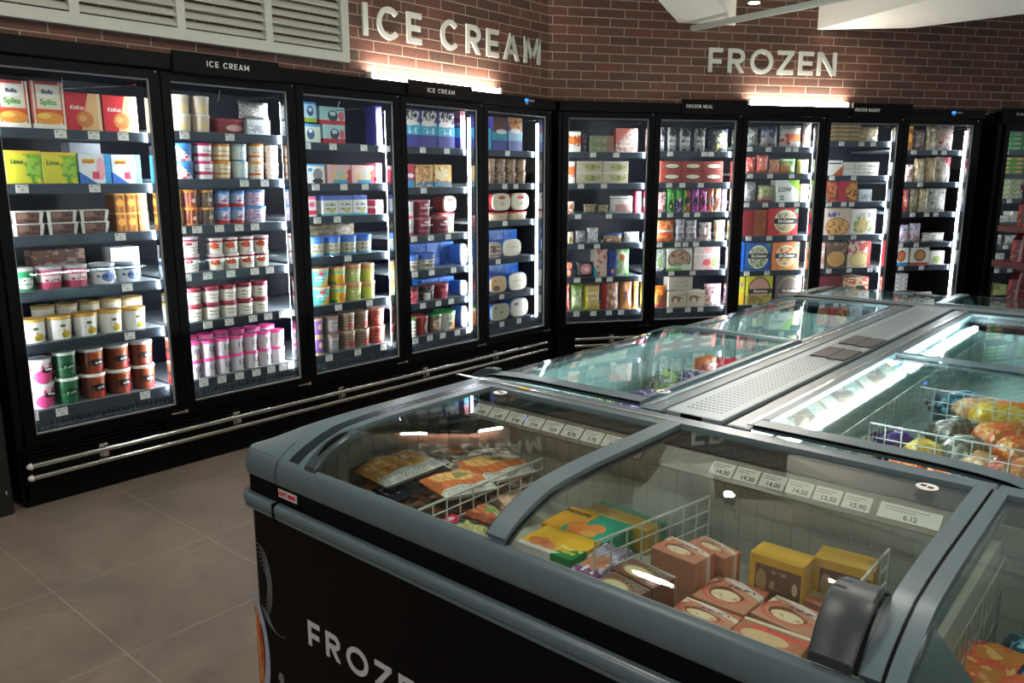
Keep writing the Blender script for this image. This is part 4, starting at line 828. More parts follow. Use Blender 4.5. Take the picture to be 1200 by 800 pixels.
  (0.314, 0.411, 1.233, 1.303, 0.145, 1, 1, 'bag', 'brownbag', 'small brown packet', 'bag', 0),
  (0.425, 0.637, 1.233, 1.38, 0.145, 1, 1, 'bag', 'pinkwbag', 'white and dusky pink bag', 'bag', 0),
  (0.644, 0.697, 1.233, 1.414, 0.145, 1, 1, 'box', 'redslim', 'slim red carton', 'carton', 0),
 ]),
 (0.985, [
  (0.05, 0.109, 0.985, 1.082, 0.145, 1, 1, 'bag', 'creambag', 'cream packet', 'bag', 0),
  (0.124, 0.221, 0.985, 1.094, 0.145, 1, 1, 'bag', 'greybag', 'clear grey packet', 'bag', 0),
  (0.228, 0.326, 0.985, 1.114, 0.145, 1, 1, 'bag', 'silver', 'silver foil packet', 'bag', 0),
  (0.372, 0.547, 0.985, 1.069, 0.145, 1, 1, 'bag', 'bluebrown', 'blue-topped nut-brown packet', 'bag', 0),
  (0.562, 0.701, 0.985, 1.074, 0.145, 1, 1, 'bag', 'whitebag', 'white crinkled packet', 'bag', 0),
 ]),
 (0.704, [
  (0.046, 0.105, 0.704, 0.841, 0.145, 1, 1, 'bag', 'navyorange', 'navy packet with orange discs', 'bag', 0),
  (0.136, 0.287, 0.704, 0.831, 0.145, 1, 1, 'bag', 'darkpink', 'dark packet with pink disc', 'bag', 0),
  (0.292, 0.406, 0.704, 0.935, 0.145, 1, 1, 'box', 'whiteteal', 'white and teal carton', 'carton', 0),
  (0.414, 0.483, 0.704, 0.919, 0.145, 1, 1, 'box', 'navybox', 'navy carton', 'carton', 0),
  (0.49, 0.613, 0.704, 0.931, 0.145, 1, 1, 'bag', 'greenbag', 'pale green packet', 'bag', 0),
 ]),
 (0.417, [
  (0.048, 0.078, 0.417, 0.662, 0.145, 1, 1, 'bag', 'redbag', 'red packet', 'bag', 0),
  (0.086, 0.199, 0.417, 0.645, 0.145, 1, 1, 'bag', 'greenveg', 'green vegetable bag', 'bag', 0),
  (0.207, 0.359, 0.417, 0.641, 0.145, 1, 1, 'bag', 'yellowbag', 'yellow-edged bread bag', 'bag', 0),
  (0.366, 0.528, 0.417, 0.673, 0.145, 1, 1, 'bag', 'redbrown', 'red-edged brown bag', 'bag', 0),
  (0.536, 0.645, 0.417, 0.669, 0.145, 1, 1, 'bag', 'orangebr', 'orange-brown bag', 'bag', 0),
  (0.653, 0.7, 0.417, 0.652, 0.145, 1, 1, 'bag', 'yellow2', 'yellow bag', 'bag', 0),
 ]),
]),
('B1', [
 (1.742, [
  (0.846, 0.9, 1.742, 1.937, 0.145, 1, 1, 'bag', 'bw', 'black and white pouch', 'bag', 0),
  (0.915, 1.007, 1.742, 1.938, 0.145, 1, 1, 'bag', 'bw', 'black and white pouch', 'bag', 0),
  (1.023, 1.14, 1.742, 1.933, 0.145, 1, 1, 'bag', 'bw', 'black and white pouch', 'bag', 0),
  (1.163, 1.273, 1.742, 1.935, 0.145, 1, 1, 'bag', 'bw', 'black and white pouch', 'bag', 0),
  (1.296, 1.487, 1.742, 1.931, 0.145, 1, 1, 'bag', 'darkyel', 'dark bag with yellow streaks', 'bag', 0),
 ]),
 (1.485, [
  (0.857, 1.438, 1.485, 1.662, 0.145, 3, 2, 'box', 'redell', 'red meal carton with white oval', 'carton', 0),
 ]),
 (1.238, [
  (0.844, 0.93, 1.238, 1.407, 0.145, 1, 1, 'bag', 'redw', 'red and white pouch', 'bag', 0),
  (0.936, 1.006, 1.238, 1.435, 0.145, 1, 1, 'bag', 'grn', 'bright green pouch', 'bag', 0),
  (1.014, 1.077, 1.238, 1.435, 0.145, 1, 1, 'bag', 'grn2', 'green and purple pouch', 'bag', 0),
  (1.085, 1.156, 1.238, 1.427, 0.145, 1, 1, 'bag', 'redgrn', 'red and green pouch', 'bag', 0),
  (1.164, 1.227, 1.238, 1.434, 0.145, 1, 1, 'bag', 'violetp', 'violet pouch', 'bag', 0),
  (1.235, 1.307, 1.238, 1.434, 0.145, 1, 1, 'bag', 'magp', 'magenta pouch', 'bag', 0),
  (1.315, 1.371, 1.238, 1.434, 0.145, 1, 1, 'bag', 'orangep', 'orange pouch', 'bag', 0),
  (1.379, 1.435, 1.238, 1.434, 0.145, 1, 1, 'bag', 'orangew2', 'orange and white pouch', 'bag', 0),
  (1.444, 1.492, 1.238, 1.427, 0.145, 1, 1, 'bag', 'purplep', 'pale purple pouch', 'bag', 0),
 ]),
 (0.986, [
  (0.845, 1.018, 0.986, 1.171, 0.145, 1, 1, 'bag', 'orangered', 'orange-red pouch', 'bag', 0),
  (1.026, 1.113, 0.986, 1.176, 0.145, 1, 1, 'bag', 'whitegrey', 'white and grey pouch', 'bag', 0),
  (1.121, 1.225, 0.986, 1.168, 0.145, 1, 1, 'bag', 'whitegrey', 'white and grey pouch', 'bag', 0),
  (1.25, 1.371, 0.986, 1.145, 0.145, 1, 1, 'bag', 'whitepink', 'white and pink pouch', 'bag', 0),
  (1.386, 1.495, 0.986, 1.165, 0.145, 1, 1, 'bag', 'beigep', 'beige pouch', 'bag', 0),
 ]),
 (0.739, [
  (0.831, 0.942, 0.739, 0.925, 0.145, 1, 1, 'face', 'clearround', 'clear round cake tub', 'tub', 0),
  (0.949, 1.181, 0.739, 0.929, 0.145, 1, 1, 'box', 'pizza', 'white pizza box with green base', 'pizza box', 0),
  (1.204, 1.447, 0.739, 0.946, 0.145, 1, 1, 'box', 'rosebox', 'rose and white cake box', 'cake box', 0),
 ]),
 (0.417, [
  (0.843, 0.963, 0.417, 0.608, 0.145, 1, 1, 'bag', 'orangeveg', 'orange and yellow bag', 'bag', 0),
  (0.973, 1.321, 0.417, 0.556, 0.145, 2, 1, 'box', 'heart', 'kraft carton with brown heart', 'carton', 0),
  (0.975, 1.201, 0.565, 0.685, 0.145, 1, 1, 'box', 'kraft', 'plain kraft carton on top of hearts', 'carton', 1),
  (1.326, 1.491, 0.417, 0.608, 0.145, 1, 1, 'bag', 'plumbag', 'plum and pink bag', 'bag', 0),
 ]),
]),
('B2', [
 (1.787, [
  (1.637, 1.767, 1.787, 1.957, 0.145, 1, 1, 'bag', 'greybag', 'grey film bag', 'bag', 0),
  (1.783, 1.955, 1.787, 1.959, 0.145, 1, 1, 'bag', 'greyblue', 'blue-grey film bag', 'bag', 0),
  (1.97, 2.186, 1.787, 1.97, 0.145, 1, 1, 'bag', 'orangewhite', 'white bag with orange picture', 'bag', 0),
  (2.192, 2.276, 1.787, 1.994, 0.145, 1, 1, 'bag', 'pinksilver', 'pale pink film bag', 'bag', 0),
 ]),
 (1.562, [
  (1.654, 1.752, 1.562, 1.701, 0.145, 1, 1, 'bag', 'redbag', 'red packet', 'bag', 0),
  (1.759, 1.873, 1.562, 1.716, 0.145, 1, 1, 'bag', 'redpink', 'red and salmon packet', 'bag', 0),
  (1.884, 1.984, 1.562, 1.681, 0.145, 1, 1, 'bag', 'salmon', 'salmon packet', 'bag', 0),
  (1.991, 2.15, 1.562, 1.689, 0.145, 1, 1, 'bag', 'greenor', 'green and orange bag', 'bag', 0),
  (2.159, 2.276, 1.562, 1.682, 0.145, 1, 1, 'bag', 'yelwhite', 'yellow and white bag', 'bag', 0),
 ]),
 (1.316, [
  (1.651, 1.782, 1.316, 1.492, 0.145, 1, 1, 'bag', 'greybag', 'grey film bag', 'bag', 0),
  (1.792, 1.95, 1.316, 1.463, 0.145, 1, 1, 'bag', 'olivebag', 'olive-grey bag', 'bag', 0),
  (1.963, 2.181, 1.316, 1.506, 0.145, 1, 1, 'box', 'low', 'white and green carton', 'carton', 0),
  (2.201, 2.276, 1.316, 1.47, 0.145, 1, 1, 'box', 'yelwbox', 'cream yellow carton', 'carton', 0),
 ]),
 (1.026, [
  (1.65, 1.882, 1.026, 1.25, 0.145, 1, 6, 'box', 'stackred', 'flat dark red pizza box', 'pizza box', 0),
  (1.897, 2.192, 1.026, 1.263, 0.145, 1, 1, 'box', 'pizred', 'red pizza box', 'pizza box', 0),
 ]),
 (0.718, [
  (1.643, 1.684, 0.718, 0.97, 0.145, 1, 1, 'box', 'bluewall', 'narrow blue box edge-on', 'pizza box', 0),
  (1.692, 1.952, 0.718, 0.967, 0.145, 1, 1, 'box', 'pizblue', 'blue pizza box', 'pizza box', 0),
  (1.96, 2.225, 0.718, 0.963, 0.145, 1, 1, 'box', 'pizorange', 'orange pizza box', 'pizza box', 0),
 ]),
 (0.415, [
  (1.644, 1.703, 0.415, 0.677, 0.145, 1, 1, 'box', 'yellowb', 'narrow yellow carton', 'carton', 0),
  (1.719, 1.981, 0.415, 0.68, 0.145, 1, 1, 'box', 'pizyel', 'yellow pizza box', 'pizza box', 0),
  (2.007, 2.274, 0.415, 0.672, 0.145, 1, 1, 'box', 'pizdark', 'charcoal pizza box', 'pizza box', 0),
 ]),
]),
('B3', [
 (1.841, [
  (2.446, 2.754, 1.841, 1.985, 0.145, 1, 4, 'box', 'tanstack', 'flat tan bread packet', 'packet', 0),
  (2.773, 2.964, 1.841, 1.975, 0.145, 1, 1, 'bag', 'tanwhite', 'tan and white bread bag', 'bag', 0),
 ]),
 (1.545, [
  (2.447, 2.602, 1.545, 1.677, 0.145, 1, 1, 'box', 'whiteorange', 'white carton with orange corner', 'carton', 0),
  (2.612, 2.971, 1.545, 1.664, 0.145, 1, 2, 'box', 'whiteflat', 'flat white cake box', 'cake box', 0),
 ]),
 (1.316, [
  (2.438, 2.576, 1.316, 1.492, 0.145, 1, 1, 'box', 'pizred2', 'red pizza box', 'pizza box', 0),
  (2.584, 2.767, 1.316, 1.499, 0.145, 1, 1, 'box', 'pizpeach', 'crimson pizza box with pizza slice', 'pizza box', 0),
  (2.792, 2.925, 1.316, 1.424, 0.145, 1, 1, 'box', 'clearbox', 'clear plastic bakery box', 'box', 0),
 ]),
 (1.021, [
  (2.432, 2.729, 1.021, 1.259, 0.145, 1, 1, 'box', 'pizpale', 'pale pizza box', 'pizza box', 0),
  (2.738, 2.987, 1.021, 1.249, 0.145, 1, 1, 'box', 'pizwhite', 'white pizza box with green leaves', 'pizza box', 0),
 ]),
 (0.721, [
  (2.442, 2.485, 0.721, 0.949, 0.145, 1, 1, 'box', 'rosebox', 'narrow rose carton', 'carton', 0),
  (2.502, 2.714, 0.721, 0.954, 0.145, 1, 1, 'box', 'pizbrown', 'brown pizza box', 'pizza box', 0),
  (2.731, 2.963, 0.721, 0.958, 0.145, 1, 1, 'box', 'pizredw', 'red and white pizza box', 'pizza box', 0),
 ]),
 (0.415, [
  (2.45, 2.681, 0.415, 0.645, 0.145, 1, 3, 'box', 'stackplum', 'flat plum pizza box', 'pizza box', 0),
  (2.699, 2.97, 0.415, 0.63, 0.145, 1, 3, 'box', 'stackcream', 'flat cream and red pizza box', 'pizza box', 0),
 ]),
]),
('B4', [
 (1.774, [
  (3.238, 3.301, 1.774, 1.981, 0.145, 1, 1, 'box', 'amber', 'slim amber carton', 'carton', 0),
  (3.322, 3.448, 1.774, 1.953, 0.145, 1, 1, 'bag', 'darkbread', 'dark film bread bag', 'bag', 0),
  (3.454, 3.563, 1.774, 1.985, 0.145, 1, 1, 'bag', 'tanwhite', 'tan bread bag', 'bag', 0),
  (3.571, 3.754, 1.774, 1.995, 0.145, 1, 1, 'bag', 'pinkbread', 'pink and white bread bag', 'bag', 0),
 ]),
 (1.487, [
  (3.268, 3.358, 1.487, 1.644, 0.145, 1, 1, 'bag', 'pinkbread', 'pink and white bread bag', 'bag', 0),
  (3.361, 3.47, 1.487, 1.698, 0.145, 1, 1, 'bag', 'tanwhite', 'tan bread bag', 'bag', 0),
  (3.478, 3.588, 1.487, 1.706, 0.145, 1, 1, 'bag', 'tanbread', 'brown bread bag', 'bag', 0),
  (3.596, 3.763, 1.487, 1.715, 0.145, 1, 1, 'bag', 'whitered', 'white bread bag with red top', 'bag', 0),
 ]),
 (1.217, [
  (3.229, 3.329, 1.217, 1.423, 0.145, 1, 1, 'bag', 'redbag', 'red packet', 'bag', 0),
  (3.337, 3.429, 1.217, 1.431, 0.145, 1, 1, 'bag', 'brownbag', 'brown packet', 'bag', 0),
  (3.438, 3.539, 1.217, 1.431, 0.145, 1, 1, 'bag', 'tanwhite', 'tan bread bag', 'bag', 0),
  (3.548, 3.743, 1.217, 1.43, 0.145, 1, 1, 'bag', 'clearwhite', 'clear bag of white buns', 'bag', 0),
 ]),
 (0.94, [
  (3.247, 3.366, 0.94, 1.099, 0.145, 1, 1, 'bag', 'whiteviolet', 'white and violet packet', 'bag', 0),
  (3.374, 3.494, 0.94, 1.113, 0.145, 1, 1, 'bag', 'whiteviolet', 'white and violet packet', 'bag', 0),
  (3.523, 3.776, 0.94, 1.024, 0.145, 1, 1, 'bag', 'clearwhite', 'clear bag of white buns', 'bag', 0),
 ]),
 (0.726, [
  (3.232, 3.37, 0.726, 0.903, 0.145, 1, 1, 'box', 'whiteoro', 'white carton with orange bun and blue base', 'carton', 0),
  (3.397, 3.593, 0.726, 0.907, 0.145, 1, 1, 'box', 'whitebrown', 'white carton with brown waffle', 'carton', 0),
  (3.608, 3.769, 0.726, 0.856, 0.145, 1, 1, 'box', 'whitegreenc', 'white carton with green picture', 'carton', 0),
 ]),
 (0.415, [
  (3.241, 3.39, 0.488, 0.649, 0.145, 1, 4, 'box', 'clearstack', 'clear-topped bakery tray', 'tray', 1),
  (3.242, 3.694, 0.415, 0.468, 0.145, 3, 1, 'bag', 'pinkclear', 'low clear packet with pink print', 'bag', 0),
 ]),
]),
('B5', [
 (1.779, [
  (4.135, 4.624, 1.779, 1.944, 0.145, 4, 4, 'box', 'greenc', 'green carton with white panel', 'carton', 0),
 ]),
 (1.563, [
  (4.129, 4.552, 1.563, 1.719, 0.145, 3, 4, 'box', 'greenor2', 'green and orange carton', 'carton', 0),
 ]),
 (1.336, [
  (4.117, 4.571, 1.336, 1.532, 0.145, 4, 4, 'box', 'whitelime', 'white and lime carton', 'carton', 0),
 ]),
 (1.113, [
  (4.127, 4.252, 1.113, 1.248, 0.145, 1, 1, 'face', 'limeface', 'round lime and white tub', 'tub', 0),
  (4.272, 4.448, 1.113, 1.174, 0.145, 1, 1, 'box', 'whiteb', 'white carton', 'carton', 0),
  (4.481, 4.669, 1.113, 1.213, 0.145, 1, 1, 'box', 'whiteb', 'white carton', 'carton', 0),
 ]),
 (0.902, [
  (4.114, 4.181, 0.902, 1.064, 0.145, 1, 1, 'box', 'whitelime2', 'slim white and lime carton', 'carton', 0),
  (4.211, 4.426, 0.902, 0.99, 0.145, 1, 1, 'bag', 'clearwhite', 'white crinkled packet', 'bag', 0),
  (4.456, 4.654, 0.902, 0.986, 0.145, 1, 1, 'bag', 'clearwhite', 'white crinkled packet', 'bag', 0),
 ]),
 (0.675, [
  (4.126, 4.263, 0.675, 0.83, 0.145, 1, 1, 'bag', 'mixgreen', 'clear packet with green leaves', 'bag', 0),
  (4.284, 4.481, 0.675, 0.818, 0.145, 1, 1, 'bag', 'clearwhite', 'white crinkled packet', 'bag', 0),
 ]),
 (0.415, [
  (4.123, 4.191, 0.415, 0.569, 0.145, 1, 1, 'box', 'whitelime2', 'slim white and lime carton', 'carton', 0),
  (4.205, 4.353, 0.415, 0.541, 0.145, 1, 1, 'box', 'yelgreen', 'yellow-green carton', 'carton', 0),
  (4.366, 4.526, 0.415, 0.512, 0.145, 1, 1, 'box', 'yelgreen2', 'pale yellow-green carton', 'carton', 0),
 ]),
]),
]
CHEST_GOODS = [
 ('sausage_pack', -1.768, 1.531, 0.665, 0.158, 0.189, 0.035, -6.2, 'pack', 'saus1', 'clear pack of pale frankfurters nearest the rounded corner handle', 'pack', 8),
 ('sausage_pack', -1.769, 1.461, 0.6, 0.137, 0.091, 0.03, 4.4, 'pack', 'saus2', 'nugget packet with navy band lying against the front rim', 'pack', 0),
 ('sausage_pack', -1.877, 1.799, 0.62, 0.104, 0.08, 0.03, -5.8, 'pack', 'saus3', 'small golden sausage pack at the rear left of the basket', 'pack', 0),
 ('sausage_pack', -1.534, 1.546, 0.665, 0.135, 0.148, 0.035, -13.9, 'pack', 'saus4', 'large orange frankfurter pack in the middle of the left basket', 'pack', -6),
 ('sausage_pack', -1.513, 1.711, 0.665, 0.159, 0.162, 0.035, -11.4, 'pack', 'saus4', 'orange frankfurter pack behind the thin wire divider', 'pack', -5),
 ('sausage_pack', -1.636, 1.793, 0.66, 0.1, 0.226, 0.03, -15.2, 'pack', 'film', 'silver-grey film pack behind the frankfurters', 'pack', -8),
 ('sausage_pack', -1.412, 1.525, 0.615, 0.161, 0.081, 0.03, 2.6, 'pack', 'sausgreen', 'sausage pack with green and red label near the lid frame', 'pack', -6),
 ('sausage_pack', -1.442, 1.443, 0.6, 0.157, 0.061, 0.03, 1.2, 'pack', 'sausdark', 'dark green pack with pink logo at the front rim', 'pack', 0),
 ('sausage_pack', -1.426, 1.67, 0.6, 0.097, 0.101, 0.03, -17.9, 'pack', 'sauspale', 'pale pink sausage pack beside the middle lid frame', 'pack', 0),
 ('sausage_pack', -1.526, 1.927, 0.56, 0.088, 0.126, 0.03, -6.5, 'pack', 'sausred', 'dark red sausage pack in the shadowed rear right', 'pack', 0),
 ('frozen_food_box', -1.151, 1.521, 0.6, 0.172, 0.132, 0.055, 1.0, 'box', 'cheese', 'yellow box picturing cheese balls with green corner', 'box', 0),
 ('frozen_food_box', -1.159, 1.657, 0.6, 0.202, 0.143, 0.06, 0.3, 'box', 'potato', 'green and orange box picturing potato halves', 'box', 0),
 ('frozen_food_box', -1.115, 1.771, 0.6, 0.213, 0.088, 0.06, -4.9, 'box', 'goldgreen', 'gold and green box standing behind the potato box', 'box', 0),
 ('frozen_food_box', -0.995, 1.486, 0.62, 0.081, 0.182, 0.03, 3.9, 'pack', 'purplepack', 'purple film pack picturing chicken', 'pack', 0),
 ('pie_box', -0.83, 1.574, 0.66, 0.122, 0.084, 0.045, -5.5, 'pie', 'pie', 'pie box with round window, rear of the upper stack by the wire divider', 'box', 0),
 ('pie_box', -0.84, 1.419, 0.66, 0.119, 0.081, 0.045, -9.7, 'pie', 'pied', 'brown pie box with pale crust window, front left of the stack', 'box', 0),
 ('pie_box', -0.851, 1.343, 0.655, 0.108, 0.083, 0.045, -9.0, 'pie', 'pied', 'brown pie box half hidden by the front rim', 'box', 0),
 ('pie_box', -0.791, 1.655, 0.65, 0.111, 0.058, 0.09, -13.7, 'pie', 'pie', 'narrow pie box at the far end of the upper stack', 'box', 0),
 ('pie_box', -0.703, 1.448, 0.6, 0.132, 0.076, 0.045, -0.4, 'pie', 'pie', 'red ringed pie box at the rim, left of two front ones', 'box', 0),
 ('pie_box', -0.701, 1.561, 0.6, 0.126, 0.129, 0.045, -0.4, 'pie', 'pie', 'red ringed pie box in the left column, second from the rim', 'box', 0),
 ('pie_box', -0.563, 1.455, 0.6, 0.143, 0.087, 0.045, 2.0, 'pie', 'pie2', 'pie box with red stripe, nearest the black handle at the rim', 'box', 0),
 ('pie_box', -0.561, 1.561, 0.6, 0.136, 0.11, 0.045, -7.4, 'pie', 'pie', 'pie box in the right column, middle of three', 'box', 0),
 ('pie_box', -0.554, 1.703, 0.6, 0.129, 0.123, 0.045, -4.5, 'pie', 'pie', 'pie box in the right column, farthest of three', 'box', 0),
 ('nugget_box', -0.63, 1.664, 0.68, 0.123, 0.072, 0.115, 0.3, 'box', 'nug', 'yellow and brown animal biscuit box, left of the pair', 'box', 0),
 ('nugget_box', -0.512, 1.737, 0.68, 0.127, 0.074, 0.115, 3.8, 'box', 'nug', 'yellow and brown animal biscuit box, right of the pair', 'box', 0),
 ('snack_bag', -0.807, 2.761, 0.62, 0.074, 0.121, 0.05, -11.3, 'bag', 'celery', 'pale green vegetable bag beside the LED bar in the rear right chest', 'bag', -6),
 ('snack_bag', -0.747, 2.899, 0.62, 0.088, 0.155, 0.05, -19.5, 'bag', 'purp', 'purple bag with white script in the rear right chest', 'bag', 1),
 ('snack_bag', -0.638, 2.86, 0.62, 0.074, 0.134, 0.05, -19.0, 'bag', 'yel', 'yellow snack bag in front of the wire divider in the rear right chest', 'bag', -5),
 ('snack_bag', -0.662, 2.756, 0.6, 0.092, 0.123, 0.05, 10.4, 'bag', 'ora', 'long orange bag by the rear rail in the rear right chest', 'bag', 2),
 ('snack_bag', -0.546, 2.75, 0.6, 0.087, 0.12, 0.05, 10.7, 'bag', 'ora', 'long orange-red bag right of the first in the rear right chest', 'bag', -4),
 ('snack_bag', -0.48, 2.727, 0.6, 0.063, 0.103, 0.05, -0.5, 'bag', 'bluef', 'blue film bag against the rear rail in the rear right chest', 'bag', 3),
 ('snack_bag', -0.617, 3.21, 0.62, 0.094, 0.179, 0.05, -23.2, 'bag', 'greyf', 'clear grey fish bag behind the divider in the rear right chest', 'bag', -3),
 ('snack_bag', -0.542, 2.99, 0.62, 0.097, 0.17, 0.05, -7.4, 'bag', 'greyf', 'wide clear grey fish bag in the rear right chest', 'bag', 4),
 ('snack_bag', -0.693, 3.646, 0.62, 0.108, 0.212, 0.05, -39.7, 'bag', 'tealb', 'crumpled teal bag in the rear right chest', 'bag', -2),
 ('snack_bag', -0.606, 3.584, 0.62, 0.09, 0.177, 0.05, -48.1, 'bag', 'tan', 'tan bag with silver print in the rear right chest', 'bag', 5),
 ('snack_bag', -0.534, 3.549, 0.62, 0.096, 0.191, 0.05, -47.3, 'bag', 'yel', 'yellow-green bag right of the tan bag in the rear right chest', 'bag', -1),
 ('snack_bag', -0.475, 3.632, 0.62, 0.098, 0.191, 0.05, -56.2, 'bag', 'ora', 'orange bag at the picture edge, uppermost in the rear right chest', 'bag', 6),
 ('snack_bag', -0.468, 3.27, 0.62, 0.094, 0.191, 0.05, -32.1, 'bag', 'orab', 'orange bag of prawns in the rear right chest', 'bag', 0),
 ('snack_bag', -0.392, 3.12, 0.62, 0.077, 0.158, 0.05, -30.4, 'bag', 'orab', 'orange bag of prawns at picture edge in the rear right chest', 'bag', -6),
 ('snack_bag', -0.467, 2.903, 0.6, 0.077, 0.139, 0.05, -8.8, 'bag', 'tan', 'pinkish tan bag by the divider foot in the rear right chest', 'bag', 1),
 ('snack_bag', -0.407, 2.87, 0.6, 0.068, 0.121, 0.05, -6.8, 'bag', 'redf', 'reddish film bag in the rear right chest', 'bag', -5),
 ('snack_bag', -0.36, 2.911, 0.6, 0.064, 0.128, 0.05, -20.5, 'bag', 'orab', 'tan-orange bag in the near right corner in the rear right chest', 'bag', 2),
 ('snack_packet', -1.76, 2.659, 0.64, 0.071, 0.092, 0.04, -7.1, 'bag', 'grnf', 'green film bag near the front end in rear left chest', 'packet', -8),
 ('snack_packet', -1.658, 2.646, 0.64, 0.086, 0.109, 0.04, -4.2, 'bag', 'purpf', 'purple packet behind the yellow sticker end in rear left chest', 'packet', 3),
 ('snack_packet', -1.664, 2.778, 0.64, 0.078, 0.11, 0.04, -14.9, 'bag', 'purpf', 'deep purple packet, second in the row in rear left chest', 'packet', -3),
 ('snack_packet', -1.621, 2.89, 0.64, 0.113, 0.169, 0.04, -21.1, 'bag', 'grnp', 'long green packet lying diagonally in rear left chest', 'packet', 8),
 ('snack_packet', -1.603, 3.017, 0.64, 0.108, 0.161, 0.04, -19.0, 'bag', 'purpf', 'purple packet right of the green packet in rear left chest', 'packet', 2),
 ('snack_packet', -1.763, 3.122, 0.64, 0.103, 0.14, 0.04, -7.9, 'bag', 'grnf', 'green packet under the basket wires in rear left chest', 'packet', -4),
 ('snack_packet', -1.749, 3.009, 0.64, 0.083, 0.111, 0.04, -6.6, 'bag', 'greyf', 'grey packet under the basket wires in rear left chest', 'packet', 7),
 ('snack_packet', -1.675, 3.197, 0.64, 0.099, 0.14, 0.04, -10.9, 'bag', 'purpf', 'mauve packet beside the red pouches in rear left chest', 'packet', 1),
 ('snack_packet', -1.668, 3.381, 0.64, 0.091, 0.143, 0.04, -25.4, 'bag', 'redp', 'red pouch, lowest left in rear left chest', 'packet', -5),
 ('snack_packet', -1.559, 3.298, 0.64, 0.087, 0.136, 0.04, -22.2, 'bag', 'redp', 'red pouch nearest the perforated divider in rear left chest', 'packet', 6),
 ('snack_packet', -1.685, 3.557, 0.64, 0.095, 0.153, 0.04, -30.2, 'bag', 'redp', 'red pouch, farthest of the red heap in rear left chest', 'packet', 0),
 ('snack_packet', -1.556, 3.432, 0.64, 0.085, 0.139, 0.04, -32.6, 'bag', 'redp', 'red pouch at the right of the heap in rear left chest', 'packet', -6),
 ('snack_packet', -1.778, 3.525, 0.64, 0.073, 0.109, 0.04, -15.6, 'bag', 'ora', 'orange packet behind the red pouches in rear left chest', 'packet', 5),
 ('bread_bag', -0.242, 1.614, 0.62, 0.077, 0.118, 0.05, 5.0, 'bag', 'orab', 'orange bread bag under the right lid', 'bag', -6),
 ('bread_bag', -0.17, 1.604, 0.62, 0.058, 0.104, 0.05, -5.5, 'bag', 'navyo', 'navy and orange bag at the lower right', 'bag', 1),
 ('bread_bag', -0.287, 1.651, 0.62, 0.028, 0.046, 0.05, -3.4, 'bag', 'redf', 'small red printed bag beside the lid frame', 'bag', -5),
 ('bread_bag', -0.198, 1.728, 0.62, 0.052, 0.072, 0.05, 13.0, 'bag', 'tealb', 'dark teal bag behind the orange bread bag', 'bag', 2),
]

def stock():
    used = {}
    for key, rows in SHELVES:
        b = key[0]
        for si, (zs, items) in enumerate(rows):
            sn = SHN[len(rows) if len(rows) in SHN else 6][si]
            cnt = {}
            for it in items: cnt[it[9]] = cnt.get(it[9], 0)+it[5]
            seen = {}
            for (u0, u1, zb, zt, v, m, n, kind, st, desc, cat, custom) in items:
                pitch = (u1-u0)/m; gap = .004 if m > 1 else .001
                w = max(.012, pitch-gap); hh = (zt-zb)/n-.0006
                d = {'box': .11, 'bag': max(.03, min(.07, w*.5)), 'tub': w, 'rtub': .14, 'face': .13, 'tray': .13}[kind]
                if 'behind' in desc or v > .2: d = min(d, .12)
                if kind == 'box' and st in ('stackred', 'whiteflat', 'tanstack', 'stackplum', 'stackcream'): d = .22
                proto = None
                for k in range(m):
                    seen[desc] = seen.get(desc, 0)+1
                    for q in range(n):
                        o = make_product(kind, st, w, hh, d) if proto is None else copy_tree(proto)
                        if proto is None: proto = o
                        o.location = W(b, u0+pitch*(k+.5), v+rnd.uniform(0, .006), zb+.0003+q*(hh+.0006)); o.rotation_euler.z = BANK[b][1]+(R(rnd.uniform(-2, 2)) if kind in ('tub', 'bag') and w > .03 else 0)
                        lab = desc
                        if n > 1: lab += ', '+LAY[n][q]
                        if cnt[desc] > 1: lab += ', '+ORD[seen[desc]-1]+' from left'
                        lab += ', '+sn+' shelf, '+DOOR[key]
                        tag(o, lab, cat, desc+' on the '+sn+' shelf, '+DOOR[key] if (m*n > 1 or cnt[desc] > 1) else None)
stock()

